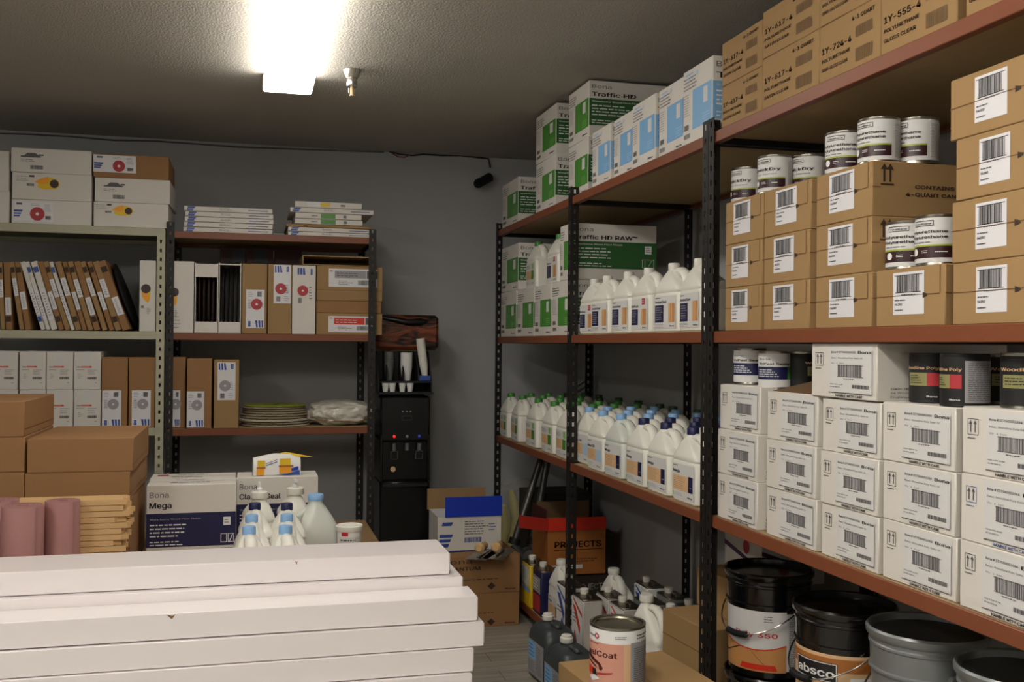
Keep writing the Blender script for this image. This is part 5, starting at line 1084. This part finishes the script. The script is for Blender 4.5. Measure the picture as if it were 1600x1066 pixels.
# Mega and Classic Seal cartons
def mega(label, u0, u1, vt, c, title, sub, red=False, back=False):
    p = onC((u0+u1)/2, vt, c); y = p.y; x0 = onY(u0, vt, y).x; x1 = onY(u1, vt, y).x; h_ = p.z-ZTB; d = .13 if 0 else .20
    F = [('r', 0, .17, 1, .62, 'navy'), ('t', .035, .83, .105, 'Bona', 'inkgrey', .21), ('t', .035, .69, .105, title, 'ink', .24 if len(title) < 6 else .5, 1), ('t', .04, .53, .032, sub, 'white', .56, 1), ('l', .04, .29, .48, .49, 4, 'white'), ('l', .04, .18, .5, .26, 2, 'white'), ('r', .86, .44, .94, .55, 'white'), ('l', .87, .46, .93, .53, 2, 'inkgrey'),
         ('o', .83, .21, .90, .33, .008, 'white'), ('o', .91, .21, .98, .33, .008, 'white'), ('p', [(.925, .22), (.935, .22), (.97, .32), (.96, .32)], 'white'), ('l', .83, .11, .97, .15, 1, 'inkgrey'), ('t', .86, .035, .05, 'Bona', 'ink', .1, 1)]
    T = [('r', 0, .48, 1, .50, 'inklight'), ('l', .25, .25, .85, .42, 1, 'inkgrey'), ('l', .3, .65, .85, .8, 1, 'inkgrey')]+([('r', .07, .6, .2, .75, 'red')] if red else [])
    return carton('white_carton', label, 'carton', ((x0+x1)/2, y+d/2, ZTB), 0, (x1-x0, d, h_), 'whitebox', {'front': F, 'top': T}, group='white and navy floor finish cartons on the bench', seams=False)
mega('white and navy carton on the bench, front one of the left pair', 229, 369, 757, 4.28, 'Mega', 'Waterborne Wood Floor Finish')
mega('white and navy carton on the bench, rear one of the left pair', 233, 368, 748, 4.53, 'Mega', 'Waterborne Wood Floor Finish', True)
mt = mega('white and navy carton with an open packet on its top', 370, 497, 745, 4.55, 'Classic Seal', 'Waterborne Wood Floor Sealer')
p = onC(430, 745, 4.55); zt_ = p.z
# wipes packet
p = onZ(432, 742, zt_); t = thing('wipes_packet', 'open white, yellow and blue packet lying on the right white carton', 'packet', (p.x, p.y+.02, zt_+.0005), .05)
mb = MB(); w_ = .21; F = Flat((-w_/2, -.04, 0), (1, 0, 0), (0, 0, 1), w_, .075)
secs = [(-w_/2, .078), (-w_*.3, .088), (-w_*.05, .098), (w_*.25, .095), (w_*.5, .080)]
vs = []; 
for x, h_ in secs: vs += [(x, -.045, 0), (x, -.052, h_*.5), (x, -.03, h_), (x, .035, h_*.95), (x, .045, 0)]
fs = [(5*i+j, 5*i+5+j, 5*i+6+j, 5*i+1+j) for i in range(4) for j in range(4)]+[(0, 1, 2, 3, 4)[::-1], (20, 21, 22, 23, 24)]+[(5*i+4, 5*i+9, 5*i+5, 5*i) for i in range(4)]
mb.add(vs, fs, 'white'); mb.build('packet_body', t)
mb = MB(); F = Flat((-w_/2, -.0535, 0), (1, 0, 0), (0, 0, 1), w_, .09)
mb.prints(F, [('p', [(.02, .03), (.4, .03), (.7, .08), (.98, .25), (.98, .02)], 'blue'), ('p', [(.72, .2), (.95, .25), (.95, .45), (.8, .35)], 'royal'), ('r', .06, .04, .22, .38, 'yelloworange'), ('r', .08, .42, .24, .78, 'yellow'), ('r', .06, .36, .25, .45, 'orange'), ('r', .54, .12, .80, .42, 'yelloworange'), ('r', .55, .50, .78, .86, 'yellow'), ('r', .53, .42, .84, .52, 'orange'), ('p', [(.26, .5), (.5, .68), (.5, .72), (.26, .54)], 'blue'), ('p', [(.26, .6), (.5, .8), (.5, .83), (.26, .63)], 'inkgrey')]); mb.build('print_panel', t)
mb = MB(); mb.add([(-.0, -.03, .096), (w_*.5, -.035, .082), (w_*.78, -.02, .078), (w_*.2, .02, .10)], [(0, 1, 2, 3), (3, 2, 1, 0)], 'yellow'); mb.build('torn_flap', t)
# jugs on the bench, seen end-on
G = 'jugs on the bench in front of the cartons'
RJ = math.pi
for ci, (uc, row) in enumerate([(398, [(4.04, 797, 'capnavy'), (3.76, 818, 'capblue'), (3.52, 838, 'capblue')]), (448, [(4.04, 797, 'capnavy'), (3.78, 816, 'capblue'), (3.54, 833, 'capblue')])]):
    for i, (c, v, cp) in enumerate(row):
        u = [uc, uc-5, uc-9][i] if ci == 0 else [uc, uc, uc-2][i]
        p = onC(u, v, c); rz = math.radians(-86)
        off = Matrix.Rotation(rz, 3, 'Z') @ Vector((-.047, 0, 0))
        jug(None, cp, 'white jug with %s cap on the bench, %s column, %s one' % ({'capnavy': 'navy', 'capblue': 'light blue'}[cp], ['left', 'right'][ci], ['back', 'middle', 'front'][i]), (p.x-off.x, p.y-off.y, ZTB), rz if 0 else math.radians(94)-math.pi, G, JH=.262)
# pump-topped jugs
for i, (u, v) in enumerate([(404, 772), (459, 766)]):
    c = 4.30-.0*i; p = onC(u, v, c); t = thing('pump_jug', 'plain white jug with a white spout on the bench, %s' % ['the left one', 'the right one'][i], 'jug', (p.x, p.y, ZTB), 0, 'white jugs with spouts'); t.rotation_euler = (0, 0, math.radians(95))
    hN = p.z-ZTB; mb = jug_mesh('jug', hN); mb.build('jug_body', t)
    cap_mesh('capwhite', hN, .036).build('cap', t)
    mb = MB(); mb.lathe([(.012, hN+.018), (.012, hN+.03), (.006, hN+.036), (.006, hN+.05)], 'white', 14, (-.047, 0, 0))
    mb.tube([(-.047, 0, hN+.05), (-.075 if i else -.02, 0, hN+.05)], .007, 'white', 8); mb.build('spout', t)
# clear jug with a big blue cap
p = onC(497, 772, 4.10); t = thing('clear_jug', 'large translucent jug with a wide light blue cap at the right end of the bench', 'jug', (p.x, p.y, ZTB), .1)
hN = p.z-ZTB; mb = MB(); mb.loft([(0, 0, 0, .07, .055, .03), (.01, 0, 0, .078, .062, .03), (hN*.50, 0, 0, .078, .062, .03), (hN*.60, -.0, 0, .074, .058, .035), (hN*.76, -.006, 0, .052, .044, .035), (hN*.86, -.01, 0, .034, .032, .03), (hN*.9, -.01, 0, .029, .029, .028), (hN*.96, -.01, 0, .029, .029, .028)], 'jugclear')
mb.build('jug_body', t); mb = MB(); mb.tube([(-.075, -.0, hN*.45), (-.092, 0, hN*.55), (-.085, 0, hN*.72), (-.04, 0, hN*.80)], .012, 'jugclear', 10); mb.build('handle', t)
mb = MB(); mb.lathe([(.032, hN*.92), (.033, hN*.93), (.033, hN*.985), (.030, hN*1.0), (.01, hN*1.0)], 'capblue', 28, (-.01, 0, 0)); mb.build('cap', t)
# white tub
p = onC(546, 820, 4.0); t = thing('plastic_tub', 'small white plastic tub with a lid and red mark, right of the clear jug', 'tub', (p.x, p.y, ZTB), 0); h_ = p.z-ZTB
mb = MB(); r = .050; mb.lathe([(r*.85, 0), (r*.88, .003), (r*.97, h_-.02), (r*.97, h_-.012)], 'white', 32); mb.build('tub_body', t)
mb = MB(); mb.lathe([(r*1.04, h_-.022), (r*1.07, h_-.02), (r*1.07, h_-.003), (r*1.02, h_), (r*.98, h_-.003), (r*.3, h_-.003)], 'jug', 32); mb.build('lid', t)
mb = MB(); F = Cyl(r*.875+.0012, .02, h_-.03, -160, -20, r1=r*.96+.0012); mb.rect(F, .1, .66, .9, .92, 'paper', 0); mb.prints(F, [('r', .15, .5, .85, .6, 'ink'), ('l', .15, .66, .85, .9, 2, 'inkgrey'), ('r', .2, .95, .42, 1.05, 'red')]); mb.build('tub_label', t)
